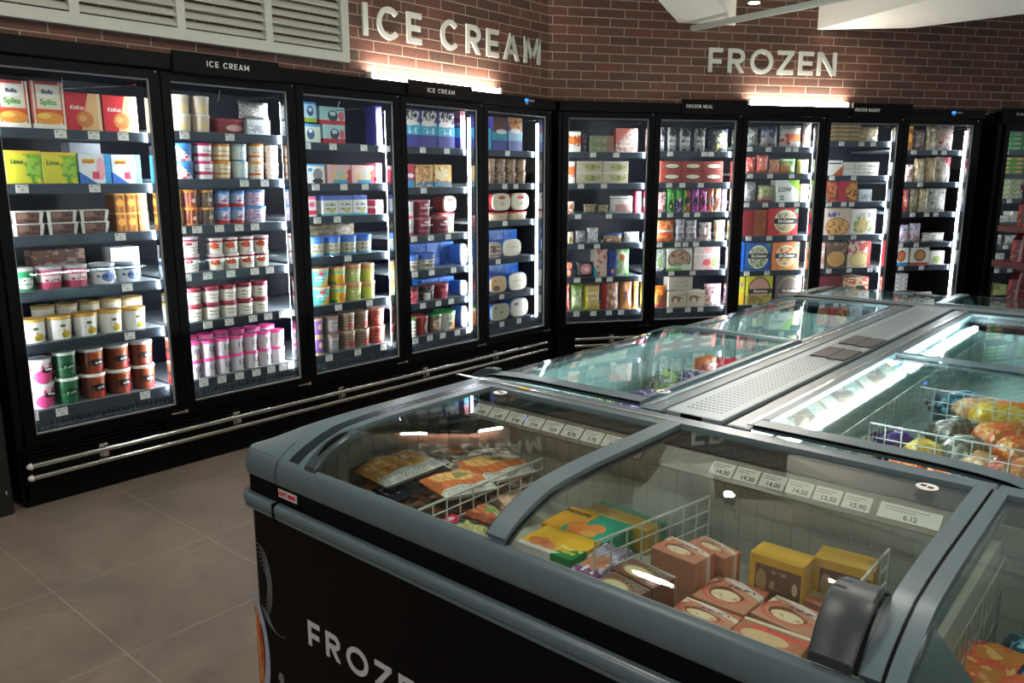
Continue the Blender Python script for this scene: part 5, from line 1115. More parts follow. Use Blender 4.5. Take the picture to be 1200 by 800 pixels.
# ---------------------------------------------------------------- upright glass-door freezers
def upright(bank, name, label, u_start, n, shz, ztop=1.988, zbot=.3393, wg=WG, pitch=PITCH, ua=None, ub=None, rails=True, disp=None, tickets=None, headz=2.114):
    r = empty(name, W(bank, 0, 0), BANK[bank][1], label, 'freezer')
    ua = u_start-.055 if ua is None else ua; ub = u_start+(n-1)*pitch+wg+.055 if ub is None else ub
    # body shell
    mb = MB(); mb.box(ua, ub, .76, .8, .3, 2.06).box(ua, ub, .02, .8, 2.045, 2.09)
    mb.box(ua-.03, ua, .0, .8, .03, 2.1).box(ub, ub+.03, .0, .8, .03, 2.1)
    mb.box(ua, ub, .05, .8, .24, .3)
    mb.build('cabinet_body', BLKM, r)
    MB().box(ua, ub, .75, .759, .3, 2.045).box(ua, ub, .14, .75, 2.03, 2.044).build('interior_liner', NAVY, r)
    MB().cham(ua-.03, ub+.03, -.035, .06, 2.035, headz, .006).build('header_panel', BLK, r)
    kp = MB().box(ua-.02, ub+.02, -.0, .05, .0, .24).box(ua-.02, ub+.02, -.03, .0, .12, .235)
    for z in (.245, .262, .279): kp.box(ua-.02, ub+.02, -.028+.003*(z-.245)*100, .05, z, z+.009)
    kp.build('kick_plate', BLK, r)
    for i in range(n):
        g0 = u_start+i*pitch; g1 = g0+wg; zs = shz[i]
        # door frame
        b0 = (pitch-wg)/2-.003
        fr = MB(); a, c, z0, z1 = g0-b0, g1+b0, .29, 2.03
        for bx in ((a, g0, z0, z1), (g1, c, z0, z1), (g0, g1, z0, zbot), (g0, g1, ztop, z1)): fr.box(bx[0], bx[1], -.012, .03, bx[2], bx[3])
        d = fr.build('door', BLK, r)
        tr = MB(); t = .007
        for bx in ((g0, g0+t, zbot, ztop), (g1-t, g1, zbot, ztop), (g0+t, g1-t, zbot, zbot+t), (g0+t, g1-t, ztop-t, ztop)): tr.box(bx[0], bx[1], .003, .012, bx[2], bx[3])
        tr.build('glazing_trim', GASK, d)
        MB().box(g0+t, g1-t, .004, .009, zbot+t, ztop-t).build('glass_pane', DOORGLASS, d)
        MB().box(g1-.04, g1+.046, -.02, -.008, .296, .304).box(g1+.03, g1+.05, -.024, -.006, .292, .31).build('hinge', CHROME, d)
        MB().box(g1+.022, g1+.03, -.017, -.011, 2.018, 2.026).build('screw', CHROME, d)
        # shelves with ticket rails
        for j, z in enumerate(zs):
            last = j == len(zs)-1
            sh = MB().box(g0-.04, g1+.04, .14, .72, z-.016, z-.0004).box(g0-.04, g1+.04, .14, .145, z-.016, z+.001)
            sh.cur = 1; sh.box(g0-.035, g1+.035, .119, .128, z-.044, z-.001); sh.box(g0-.035, g1+.035, .117, .14, z-.047, z-.043)
            so = sh.build('shelf', [SHELF, RAIL], r)
            tk = (tickets or {}).get((i, j), [])
            for u in tk: MB().box(u-.026, u+.026, .1155, .1185, z-.041, z-.004 if not last else z-.002).build('price_ticket', TICKET, so)
        # air grille at the foot
        g = MB().box(g0-.04, g1+.04, .05, .14, .3, .345)
        k = g0-.03
        while k < g1+.03: g.box(k, k+.006, .085, .118, .345, zs[-1]-.047); k += .024
        g.box(g0-.04, g1+.04, .118, .135, .345, zs[-1]-.047)
        g.build('air_grille', RAIL, r)
        # wire stay under the top
        wm = MB().tube([(g0+.3, .05, ztop-.02), (g0+.31, .08, ztop-.06), (g0+.31, .1, ztop-.07), (g1-.06, .12, ztop-.03), (g1-.04, .05, ztop-.025)], .0022, 5)
        wm.build('door_stay', CHROME, r)
    # lit mullions
    for i in range(n+1):
        uc = u_start+i*pitch-(pitch-wg)/2
        MB().box(uc-.034, uc+.034, .033, .1, .32, 2.02).build('mullion', MIRR, r)
        for s in (-1, 1):
            if (i == 0 and s < 0) or (i == n and s > 0): continue
            l = MB(); big = (i == n or (bank == 'A' and i == 4)) and s < 0
            x = uc+s*(.022 if not big else .043); y = .1005 if not big else .096
            l.box(x-.008 if not big else x-.0025, x+.008 if not big else x+.003, y, y+.006, .4, 1.94)
            l.build('led_strip', LED, r)
    if disp:
        MB().box(disp-.018, disp+.018, -.04, -.034, 2.078, 2.1).build('temperature_display', mat('blue display', '#1a4cc0', .3, emit=1.5, ecol='#2c7cff'), r)
        MB().box(disp-.014, disp+.014, -.04, -.034, 2.06, 2.072).box(disp+.035, disp+.09, -.038, -.034, 2.082, 2.096).build('control_label', mat('pale label', '#8c8c8c', .5), r)
    return r
TA = {}
def onA(x0, us, i, j): TA[(i, j)] = us
TK = {  # ticket centres, from the photograph, as distances along the bank
 'A': {(0,0): [1.56, 1.71, 1.85], (0,1): [1.37, 1.69], (0,2): [1.79], (0,3): [1.8], (0,4): [1.79], (0,5): [1.30, 1.43, 1.84],
       (1,0): [2.17, 2.43], (1,1): [2.50, 2.63], (1,2): [2.11, 2.2, 2.33, 2.45, 2.55], (1,3): [2.12, 2.24, 2.38, 2.53, 2.63], (1,4): [2.22, 2.35, 2.5, 2.6, 2.7], (1,5): [2.17, 2.28, 2.39, 2.5, 2.6, 2.68, 2.74],
       (2,0): [2.93, 3.12, 3.36, 3.5], (2,1): [2.98, 3.19, 3.36], (2,2): [2.98, 3.13], (2,3): [3.2], (2,4): [3.11, 3.36], (2,5): [3.02, 3.25, 3.47],
       (3,0): [3.87, 4.1], (3,1): [3.87], (3,2): [3.77, 3.93, 4.1], (3,3): [3.77, 3.93, 4.15], (3,4): [3.84, 3.99, 4.12], (3,5): [3.76, 3.9, 4.03, 4.18, 4.3],
       (4,0): [4.75], (4,1): [4.72, 4.85], (4,2): [4.72], (4,3): [4.64], (4,4): [4.68], (4,5): [4.68, 4.89]},
 'B': {(0,0): [.25, .45], (0,1): [.15, .35], (0,2): [.13, .4], (0,3): [.16, .3], (0,4): [.13, .32, .42], (0,5): [.13, .28, .42, .53],
       (1,0): [.93, 1.24, 1.3], (1,1): [.93, 1.05, 1.22], (1,2): [.84, .95, 1.1, 1.2], (1,3): [.86, 1.03, 1.1, 1.2], (1,4): [.98, 1.18], (1,5): [.98, 1.15, 1.27],
       (2,0): [1.66, 1.84, 2.03, 2.1], (2,1): [1.68, 1.87, 2.08], (2,2): [1.66, 1.84, 2.0, 2.15], (2,3): [1.7, 1.9, 2.1], (2,4): [1.7, 1.9], (2,5): [1.8, 2.0],
       (3,0): [2.55, 2.75, 2.87], (3,1): [2.48, 2.7], (3,2): [2.47, 2.62, 2.7], (3,3): [2.52, 2.75], (3,4): [2.52, 2.73, 2.95], (3,5): [2.6],
       (4,0): [3.3, 3.52, 3.62], (4,1): [3.4], (4,2): [3.35, 3.5, 3.6], (4,3): [3.25, 3.42], (4,4): [3.28, 3.5], (4,5): [3.4]},
 'C': {(0,0): [4.3], (0,1): [4.28], (0,2): [4.4], (0,3): [4.25], (0,4): [4.2, 4.42], (0,5): [4.17, 4.35, 4.5]}}
ZS = {k: [r_[0] for r_ in rows] for k, rows in SHELVES}
upright('A', 'display_freezer', 'long black five-door glass freezer of ice cream along the left wall', Y0, 5, [ZS['A%d' % i] for i in range(5)], disp=4.79, tickets=TK['A'])
upright('B', 'display_freezer', 'black five-door glass freezer of frozen meals on the far wall', 0, 5, [ZS['B%d' % i] for i in range(5)], disp=3.545, tickets=TK['B'])
upright('B', 'display_freezer', 'black glass freezer of green cartons at the far right', 4.19, 1, [ZS['B5']], ztop=1.94, zbot=.4, wg=.92, pitch=1.02, ua=4.1, ub=5.2, tickets=TK['C'])
# corner filler between the two banks
a_, b_ = W('A', 5.23, -.02), W('B', -.095, -.02); c_, d_ = W('B', -.08, .5), W('A', 5.23, .5)
o = MB().prism([a_[:2], b_[:2], c_[:2], d_[:2]], 0, 2.11).build('corner_filler', BLK); tag(o, 'narrow black upright filler closing the corner between the two freezer banks', 'panel')
# black end panel at the far left
o = MB().cham(-4.075, -3.985, .2, 1.135, 0, 2.15, .006).build('end_panel', mat('dark green-black panel', '#141816', .45)); tag(o, 'black side panel with chrome screws at the left picture edge', 'panel')
for z in (.53, .1):
    o2 = MB().cham(-3.985, -3.98, 1.105, 1.113, z, z+.02, .001).build('screw', CHROME, o)
# bumper rails
CAP = mat('white rubber cap', '#d9d4ce', .5)
def rails(b, u0, u1, cap, lab):
    r = empty('bumper_rail', W(b, 0, 0), BANK[b][1], lab, 'rail')
    for z in (.214, .158):
        MB().tube([(u0, -.062, z), (u1, -.062, z)], .0125, 12).build('tube', CHROME, r, smooth=True)
        if cap: MB().loft([[(u0-.022+.022*(1-math.cos(R(a))), -.062+.016*math.sin(R(a))*math.cos(2*math.pi*k/12), z+.016*math.sin(R(a))*math.sin(2*math.pi*k/12)) for k in range(12)] for a in (5, 30, 60, 90)]).build('end_cap', CAP, r, smooth=True)
    u = u0+.33
    MB().box(u0-.006, u0+.004, -.055, .0, .13, .26).build('bracket', BLKM, r)
    while u < u1:
        MB().box(u-.015, u+.015, -.06, -.028, .178, .2).box(u-.02, u+.02, -.04, -.028, .165, .24).build('bracket', CHROME, r); u += .72
rails('A', 1.215, 5.03, True, 'double steel bumper tube with white caps along the left freezers')
rails('B', .06, 3.9, False, 'double steel bumper tube along the far freezers')

# header signs
SIGNB = mat('black sign board', '#060606', .55, 0, .15)
SIGNR = mat('dark brown sign board', '#1a100d', .55, 0, .15)
SLET = mat('pale sign lettering', '#efefe8', .5)
def sign(b, u0, u1, z0, z1, word, t0, t1, zt, h, m, lab):
    r = empty('sign_board', W(b, 0, 0), BANK[b][1], lab, 'sign', 'black header signs above the freezers')
    MB().cham(u0, u1, -.05, -.0365, z0, z1, .002).build('board', m, r)
    word_mb(word, h, t0, t1, zt, -.0525, -.0495).build('lettering', SLET, r)
sign('A', 2.05, 2.655, 2.03, 2.132, 'ICE CREAM', 2.23, 2.47, 2.069, .028, SIGNB, 'black ICE CREAM sign above the second door, under the louvred vent')
sign('A', 3.6, 4.19, 2.05, 2.134, 'ICE CREAM', 3.765, 4.015, 2.066, .027, SIGNR, 'brownish black ICE CREAM sign in front of the glowing tube')
sign('B', .94, 1.53, 2.03, 2.145, 'FROZEN MEAL', .95+.03, 1.21, 2.078, .026, SIGNB, 'black FROZEN MEAL sign left of the far tube lamp')
sign('B', 2.515, 3.11, 2.03, 2.15, 'FROZEN BAKERY', 2.5+.04, 2.78, 2.08, .026, SIGNB, 'black FROZEN BAKERY sign right of the far tube lamp')
sign('B', 4.05, 4.7, 2.0, 2.14, 'CAKE', 4.2, 4.33, 2.076, .024, SIGNB, 'black sign starting with CA above the far right freezer')

# ---------------------------------------------------------------- island chest freezers
PD = [(.019, .775), (.043, .792), (.07, .806), (.097, .817), (.125, .827), (.169, .839), (.215, .844), (.262, .847), (.345, .85), (.82, .851)]
def zp(d):
    if d <= PD[0][0]: return PD[0][1]
    for (a, x), (b, y) in zip(PD, PD[1:]):
        if d <= b: return x+(y-x)*(d-a)/(b-a)
    return PD[-1][1]
DS = [.019, .03, .043, .056, .07, .083, .097, .111, .125, .147, .169, .2, .24, .29, .345, .5, .62]
LINER = mat('chest liner', '#a5a59b', .45); LINERT = mat('pale teal liner', '#9dbcbc', .35)
WIRE = mat('white coated wire', '#cfd0ca', .35); WIREG = mat('grey wire', '#868b84', .35)
def strip(mb, s0, s1, ds, off=0., th=.012):
    """a band of the lid surface between s0 and s1"""
    n = len(ds)
    vs = []
    for d in ds:
        z = zp(d)+off; dz = (zp(d+.004)-zp(d-.004))/.008 if d > .022 else .7; l = math.hypot(1, dz); nd, nz = dz/l*th, -1/l*th
        vs += [(s0, d, z), (s1, d, z), (s0, d+nd, z+nz), (s1, d+nd, z+nz)]
    fs = []
    for i in range(n-1):
        a, b = i*4, i*4+4
        fs += [(a, b, b+1, a+1), (a+2, a+3, b+3, b+2), (a, a+2, b+2, b), (a+1, b+1, b+3, a+3)]
    fs += [(0, 1, 3, 2), (n*4-4, n*4-2, n*4-1, n*4-3)]
    mb.add(vs, fs)
def wire_grid(mb, p0, p1, z0, z1, step=.05, r=.0019, rows=3):
    p0, p1 = Vector(p0), Vector(p1); L = (p1-p0).length; n = max(1, int(L/step))
    for k in range(rows+1): z = z0+(z1-z0)*k/rows; mb.tube([(p0.x, p0.y, z), (p1.x, p1.y, z)], r*(1.5 if k == rows else 1), 4)
    for k in range(n+1): q = p0.lerp(p1, k/n); mb.tube([(q.x, q.y, z0), (q.x, q.y, z1)], r, 4)
TILT = R(38)
def chest(label, ox, oy, rot, L, D, capL, capR, lids, liner, led=None, strips=(), dividers=(), zfl=.53, ledd=.13, gd=.115):
    r = empty('chest_freezer', (ox, oy, 0), rot, label, 'chest freezer')
    def path(o):
        P = []; rr = .055
        if capL:
            P += [(-o, D), (-o, rr)]+[(rr-(rr+o)*math.cos(R(a)), rr-(rr+o)*math.sin(R(a))) for a in range(10, 90, 10)]+[(rr, -o)]
        else: P += [(.001, D*.5), (.001, -o)]
        if capR:
            P += [(L-rr, -o)]+[(L-rr+(rr+o)*math.sin(R(a)), rr-(rr+o)*math.cos(R(a))) for a in range(10, 90, 10)]+[(L+o, rr), (L+o, D)]
        else: P += [(L-.001, -o), (L-.001, D*.5)]
        return P
    def sweep(prof, name, m):
        mb = MB(); rows = [[(x, y, z) for x, y in path(o)] for o, z in prof]; n = len(rows[0]); vs = [q for g in rows for q in g]; fs = []
        for i in range(len(rows)-1):
            for k in range(n-1): fs.append((i*n+k, i*n+k+1, (i+1)*n+k+1, (i+1)*n+k))
        mb.add(vs, fs); return mb.build(name, m, r, smooth=True)
    sweep([(-.06, 0), (-.05, .05), (-.014, .06), (-.014, .605), (-.010, .62), (-.010, .712)], 'cabinet_body', mat('matt black wrap', '#040404', .55, 0, .12))
    sweep([(-.014, .606), (.002, .608), (.008, .612), (.0085, .62), (.004, .6215), (.004, .6235), (.009, .625), (.0105, .634), (.009, .644), (.002, .651), (-.014, .653)], 'bumper', GREY)
    sweep([(-.02, .703), (-.007, .704), (-.003, .71), (-.001, .725), (-.003, .744), (-.008, .760), (-.014, .770), (-.022, .776), (-.03, .772), (-.031, .70)], 'rim', GREY)
    if capL:
        q = MB(); PR = [(-.007, .703), (-.003, .71), (-.001, .725), (-.003, .744), (-.008, .760), (-.014, .770), (-.022, .7765), (-.045, .7935), (-.07, .8075)]
        for (o0, z0), (o1, z1) in zip(PR, PR[1:]): q.add([(.184, -o0-.0012, z0), (.1865, -o0-.0012, z0), (.1865, -o1-.0012, z1+.0008), (.184, -o1-.0012, z1+.0008)], [(0, 1, 2, 3)])
        q.build('corner_seam', BLK, r)
        MB().box(.178, .186, -.012, .01, .604, .655).build('bumper_gap', BLK, r)
    # liner
    a0 = .10 if capL else .03; a1 = L-.10 if capR else L-.03
    lm = MB().box(a0, a1, .05, D-.1, zfl-.02, zfl).box(a0-.02, a0, .03, D-.08, zfl-.02, .765).box(a1, a1+.02, .03, D-.08, zfl-.02, .765).box(a0-.02, a1+.02, .032, .05, zfl-.02, .76).box(a0-.02, a1+.02, D-.1, D-.08, zfl-.02, .79)
    lm.build('liner', liner, r)
    # rear rail
    MB().cham(.215 if capL else .001, L-(.215 if capR else .001), D-.082, D-.012, .79, .852, .004).build('rear_rail', GREY, r)
    MB().box(a0, a1, D-.07, D-.058, .852, .8555).build('alloy_strip', mat('bright alloy', '#d8d8d2', .25, .8), r)
    MB().box(.2 if capL else .001, L-(.2 if capR else .001), D-.012, D-.001, .70, .846).build('rear_gasket', BLK, r)
    # wide end caps
    for side, cap in ((0, capL), (1, capR)):
        if cap:
            def f(i, j, side=side, cap=cap):
                s = .02+i*(cap-.02); d = .02+(j**1.3)*(D-.022)
                A = (zp(d)-.775)/.075; B = min(1, (zp(.018+(s-.018)*1.12)-.775)/.075)
                rr = .05
                if d < rr and s < rr:
                    kx = rr-s; ky = rr-d; l = math.hypot(kx, ky)
                    if l > rr-.02: s = rr-kx*(rr-.02)/l; d = rr-ky*(rr-.02)/l
                return (s if not side else L-s, d, .7755+.0755*A*B)
            cm = MB(); cm.grid(f, 16, 30, bool(side)); cm.build('end_cap', GREY, r, smooth=True)
            g = MB(); s0 = cap+.0005 if not side else L-cap-.0385; strip(g, s0, s0+.038, DS+[D-.085], -.0015, .02); g.build('gasket', mat('dark teal gasket', '#16262c', .25), r, smooth=True)
        else:
            g = MB(); s0 = .001 if not side else L-.029; strip(g, s0, s0+.028, DS+[D-.084], -.022, .02); g.build('end_frame', GREY, r, smooth=True)
    # lids
    for (s0, s1, off, fl, frr, hnd) in lids:
        gl = MB(); strip(gl, s0+fl*.6, s1-frr*.6, DS+[D-.1], off-.006, .004); lo = gl.build('lid', LIDGLASS, r, smooth=True)
        fm = MB()
        strip(fm, s0, s0+fl, DS+[D-.086], off, .016); strip(fm, s1-frr, s1, DS+[D-.086], off, .016); fm.box(s0+fl, s1-frr, D-.108, D-.086, .835+off, .853+off)
        fm.build('lid_frame', GREY, lo, smooth=True)
        for ss in (s0, s1):
            em = MB(); strip(em, ss-(.0025 if ss == s0 else .0), ss+(.0025 if ss == s1 else 0), DS+[D-.086], off-.001, .006); em.build('lid_seal', BLK, lo, smooth=True)
        if hnd:
            hs, hw, hm, hh_ = hnd; hb = MB(); rings = []
            for i in range(13):
                t = i/12; d = .016+t*.15; up = .005+hh_*math.sin(math.pi*t)**.8; z = zp(d)+off+up; wd = hw*(.9+.1*math.sin(math.pi*t))
                rings.append([(hs-wd/2, d, z-.010-up*.3), (hs-wd/2, d, z), (hs-wd*.42, d, z+.005), (hs+wd*.42, d, z+.005), (hs+wd/2, d, z), (hs+wd/2, d, z-.010-up*.3)])
            hb.loft(rings); hb.build('handle', hm, lo, smooth=True)
            if hw < .06 and hh_ < .02:
                sm = MB(); rg = []
                for i in range(9):
                    t = .18+.64*i/8; d = .016+t*.15; z = zp(d)+off+.005+hh_*math.sin(math.pi*t)**.8+.0052; wd = hw*.42*math.sin(math.pi*(i+.6)/9.2)
                    rg.append([(hs-wd/2, d, z-.002), (hs+wd/2, d, z-.002), (hs+wd/2, d, z+.0012), (hs-wd/2, d, z+.0012)])
                sm.loft(rg); sm.build('handle_slot', BLK, lo)
            if hw > .06:
                def zt(d): return zp(d)+off+.005+hh_*math.sin(math.pi*(d-.016)/.15)**.8+.0056
                MB().add([(hs-.032, .108, zt(.108)), (hs-.012, .108, zt(.108)), (hs-.012, .134, zt(.134)), (hs-.032, .134, zt(.134)), (hs-.032, .108, zt(.108)-.004), (hs-.012, .108, zt(.108)-.004), (hs-.012, .134, zt(.134)-.004), (hs-.032, .134, zt(.134)-.004)],
                    [(0,1,2,3), (7,6,5,4), (0,4,5,1), (1,5,6,2), (2,6,7,3), (3,7,4,0)]).build('handle_slot', BLK, lo)
                em = MB(); rg = []
                for i in range(13):
                    t = i/12; d = .016+t*.15; z = zp(d)+off+.004+hh_*math.sin(math.pi*t)**.8; rg.append([(hs+hw*.47, d, z), (hs+hw*.56, d, z-.002), (hs+hw*.56, d, z-.024*math.sin(math.pi*(t*.9+.05))-.004), (hs+hw*.47, d, z-.024*math.sin(math.pi*(t*.9+.05))-.004)])
                em.loft(rg); em.build('handle_side', mat('gloss black plastic', '#050505', .1), lo, smooth=True)
    if led:
        for (s0, s1) in led:
            MB().box(s0, s1, D-ledd, D-ledd+.02, .785, .80).build('led_bar', mat('chest led', '#ffffff', .5, emit=75, ecol='#eafcff'), r)
            MB().box(s0-.01, s1+.01, D-ledd-.004, D-ledd+.03, .775, .784).build('led_holder', GREYL, r)
    for (s0, s1, dd, zz, m) in strips:
        MB().box(s0, s1, -.004, .058, -.004, 0).build('price_channel', m, r, loc=(0, dd, zz)).rotation_euler.x = TILT
    # baskets
    w = MB(); wire_grid(w, (a0+.012, .07, 0), (a0+.012, D-gd-.005, 0), zfl+.004, .735, .045, .0014, 3); wire_grid(w, (a0+.012, D-gd, 0), (a1-.012, D-gd, 0), zfl+.004, .735, .045, .0014, 3)
    wire_grid(w, (a1-.012, .07, 0), (a1-.012, D-gd-.005, 0), zfl+.004, .735, .045, .0014, 3)
    wire_grid(w, (a0+.012, .062, 0), (a1-.012, .062, 0), zfl+.004, .72, .045, .0018, 3)
    w.build('basket', WIREG if liner is LINER else WIRE, r)
    for (p0, p1, zt) in dividers:
        w = MB(); wire_grid(w, p0, p1, zfl+.004, zt, .05, .0022, 4); w.build('wire_divider', WIRE, r)
    return r
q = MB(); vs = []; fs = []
DK = mat('gloss charcoal plastic', '#2e3638', .42); DKG = mat('dark green-grey plastic', '#35403f', .35)
BROWNCH = mat('brown ticket channel', '#6b635a', .4)
c1 = chest('grey-rimmed black chest freezer with FROZEN on its front, nearest the camera', -1.98, 1.12, 0, 1.707, .84, .222, 0,
    [(.265, .98, 0, .03, .04, (.322, .05, GREYD, .010)), (.93, 1.704, .013, .05, .031, (1.632, .074, DK, .026))], LINER,
    strips=[(.34, .95, .585, .80, BROWNCH), (1.0, 1.64, .585, .80, BROWNCH)], dividers=[((.525, .2, 0), (.52, .72, 0), .665), ((1.01, .3, 0), (1.08, .72, 0), .69), ((1.53, .36, 0), (1.53, .7, 0), .69)])
c2 = chest('grey-rimmed chest freezer at the lower right, joined to the front one', -.273, 1.12, 0, 1.70, .84, 0, .222,
    [(.003, .78, .012, .026, .04, None), (.73, 1.43, .022, .05, .035, (.8, .05, DK, .03))], LINER, strips=[(.1, .8, .585, .80, BROWNCH)])
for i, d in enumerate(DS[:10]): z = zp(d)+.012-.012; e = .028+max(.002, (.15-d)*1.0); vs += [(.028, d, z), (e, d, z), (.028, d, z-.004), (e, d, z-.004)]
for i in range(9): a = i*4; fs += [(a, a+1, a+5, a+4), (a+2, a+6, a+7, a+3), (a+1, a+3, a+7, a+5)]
q.add(vs, fs); q.build('lid_reflection_patch', GREYD, c2)  # opaque grey triangle standing in for a reflection on the curved lid glass
c3 = chest('rear left chest freezer with purple and red packets under curved glass', -1.962, 4.53, R(-90), 2.56, .846, 0, 0,
    [(.004, 1.36, 0, .045, .03, None), (1.32, 2.556, .013, .03, .06, (2.51, .035, DKG, .014))], LINERT, led=[(.1, 1.2), (1.4, 2.45)], dividers=[((1.5, .12, 0), (1.5, .72, 0), .71), ((2.05, .12, 0), (2.05, .72, 0), .70), ((.8, .12, 0), (.8, .72, 0), .71)])
c4 = chest('rear right chest freezer with orange and grey bags and a bright LED bar', -.092, 1.97, R(90), 2.56, .846, 0, 0,
    [(.004, 1.25, .013, .06, .035, None), (1.21, 2.556, 0, .03, .045, None)], LINERT, led=[(.1, 1.22), (1.3, 2.45)], strips=[(.12, 1.2, .722, .795, BROWNCH)], ledd=.145, gd=.165, dividers=[((.72, .12, 0), (.72, .67, 0), .72), ((1.33, .12, 0), (1.33, .67, 0), .72)])
c5 = chest('far chest freezer closing the island below the bakery doors', -.27, 5.42, R(180), 1.707, .84, 0, .222,
    [(.03, .78, .013, .035, .04, None), (.73, 1.43, 0, .05, .03, (1.36, .03, DKG, .012))], LINERT, led=[(.1, 1.5)])

# price tickets of the near chest
def tilted(parent, s0, s1, a0, a1, dd, zz, m, name='price_ticket'):
    t = MB().box(s0, s1, a0, a1, .0004, .0014).build(name, m, parent, loc=(0, dd, zz)); t.rotation_euler.x = TILT; return t
def ticket(parent, s, w, txt):
    t = tilted(parent, s-w/2, s+w/2, .008, .046, .585, .80, mat('ticket card', '#d9d4cc', .5))
    if txt: text_on(t, txt, .016, (s+.004, .018, .0016), mat('print #3a3634', '#3a3634', .5), rot=(0, 0, 0), name='printed_price', bold=.0003)
    MB().box(s-w*.4, s+w*.1, .031, .033, .0015, .0019).box(s-w*.4, s+w*.3, .037, .039, .0015, .0019).build('printed_line', mat('print grey', '#8c8884', .5), t)
for k in range(8): ticket(c1, .375+k*.068, .062, ['8.99', '6.49', '9.90', '7.99', '10.9', '8.70', '5.70', '3.99'][k])
for k, t in enumerate(['14.50', '14.20', '14.00', '14.50', '13.50', '15.90']): ticket(c1, 1.165+k*.063, .058, t)
ticket(c1, 1.585, .12, '6.12')
for k in range(9): tilted(c4, .16+k*.115, .16+k*.115+.085, .004, .05, .722, .795, mat('ticket %d' % (k % 3), ['#b9b3aa', '#7c6c64', '#9aa09a'][k % 3], .5))
# round hand stickers
def sticker(parent, s, d, z):
    t = MB().add([(s+.022*math.cos(2*math.pi*k/20), d+.022*math.sin(2*math.pi*k/20), z) for k in range(20)]+[(s+.022*math.cos(2*math.pi*k/20), d+.022*math.sin(2*math.pi*k/20), z+.001) for k in range(20)],
        [tuple(range(20))[::-1], tuple(range(20, 40))]+[(k, (k+1) % 20, 20+(k+1) % 20, 20+k) for k in range(20)]).build('round_sticker', mat('white sticker', '#e0dcd6', .5), parent)
    MB().box(s-.013, s-.002, d-.002, d+.008, z+.0012, z+.0018).box(s+.002, s+.013, d-.008, d+.002, z+.0012, z+.0018).build('hand_mark', BLK, t)
sticker(c1, .375, .69, .8535); sticker(c1, 1.60, .665, .8665); sticker(c3, 2.42, .76, .8665)
MB().box(.385, .425, .765, .778, .8556, .8566).build('yellow_sticker', mat('yellow sticker', '#d8b41c', .5), c1)
# maker's badge, lettering and printed decoration on the near front
t = MB().box(.185, .268, .0078, .0098, .672, .694).build('badge', mat('badge white', '#d8d4cf', .4), c1)
text_on(t, 'AHT', .019, (.206, .0072, .683), mat('print #c8202c', '#c8202c', .5), bold=.0004)
MB().box(.228, .262, .0072, .0079, .678, .688).build('red_block', mat('print #c8202c', '#c8202c', .5), t)
FL = mat('grey vinyl lettering', '#cfd0d2', .45)
word_mb('FROZEN', .073, .281, .281+.515, .272, .0122, .0138, .2).build('lettering', FL, c1)
VW = mat('pale vinyl', '#aab0c4', .45); VO = mat('orange vinyl', '#d0642a', .45)
def ribbon(pts, w0, w1, m, name):
    mb = MB(); n = len(pts)
    for i in range(n-1):
        (x0, z0), (x1, z1) = pts[i], pts[i+1]; dx, dz = x1-x0, z1-z0; l = math.hypot(dx, dz) or 1; a = w0+(w1-w0)*i/(n-1); b = w0+(w1-w0)*(i+1)/(n-1); nx, nz = -dz/l, dx/l
        mb.prismy([(x0-nx*a/2, z0-nz*a/2), (x1-nx*b/2, z1-nz*b/2), (x1+nx*b/2, z1+nz*b/2), (x0+nx*a/2, z0+nz*a/2)], .0124, .0138)
    return mb
def arc(cx, cz, rx, rz, a0, a1, n=18): return [(cx+rx*math.cos(R(a0+(a1-a0)*i/n)), cz+rz*math.sin(R(a0+(a1-a0)*i/n))) for i in range(n+1)]
mb = MB(); q = arc(-.10, .16, .165, .27, 55, -40)
q = [(x, z) for x, z in arc(-.13, .15, .20, .27, 42, -34, 20)]
mb = ribbon(q, .012, .03, VW, 'w'); mb.build('printed_plate_edge', VW, c1)
mb = MB(); pts = [(x-.018, z) for x, z in q if x-.018 > .02]
if len(pts) > 2:
    mb.prismy([(.02+.0, pts[0][1])]+pts+[(.02, pts[-1][1])], .0126, .0139)
mb.build('printed_food', art('orange food print', '#c9582a', [('n', 6, .52, '#7c2c1c'), ('n', 5, .6, '#e0a04c')], .45), c1)
mb = MB()
for k in range(7):
    rb = ribbon(arc(.055+.004*k, .38, .06-.0075*k, .115-.012*k, 110, -80, 16), .0016, .0016, FL, ''); mb.add(rb.v, rb.f)
for k in range(5):
    rb = ribbon(arc(.14, .33-.006*k, .085-.008*k, .09-.006*k, 195, 290, 12), .0018, .0014, FL, ''); mb.add(rb.v, rb.f)
mb.build('printed_ink_swirl', mat('grey ink', '#77797a', .5), c1)
MB().prismy([(.135+.013*math.cos(2*math.pi*k/18), .105+.017*math.sin(2*math.pi*k/18)) for k in range(18)], .0124, .0138).build('printed_round_mark', mat('grey ink', '#77797a', .5), c1)

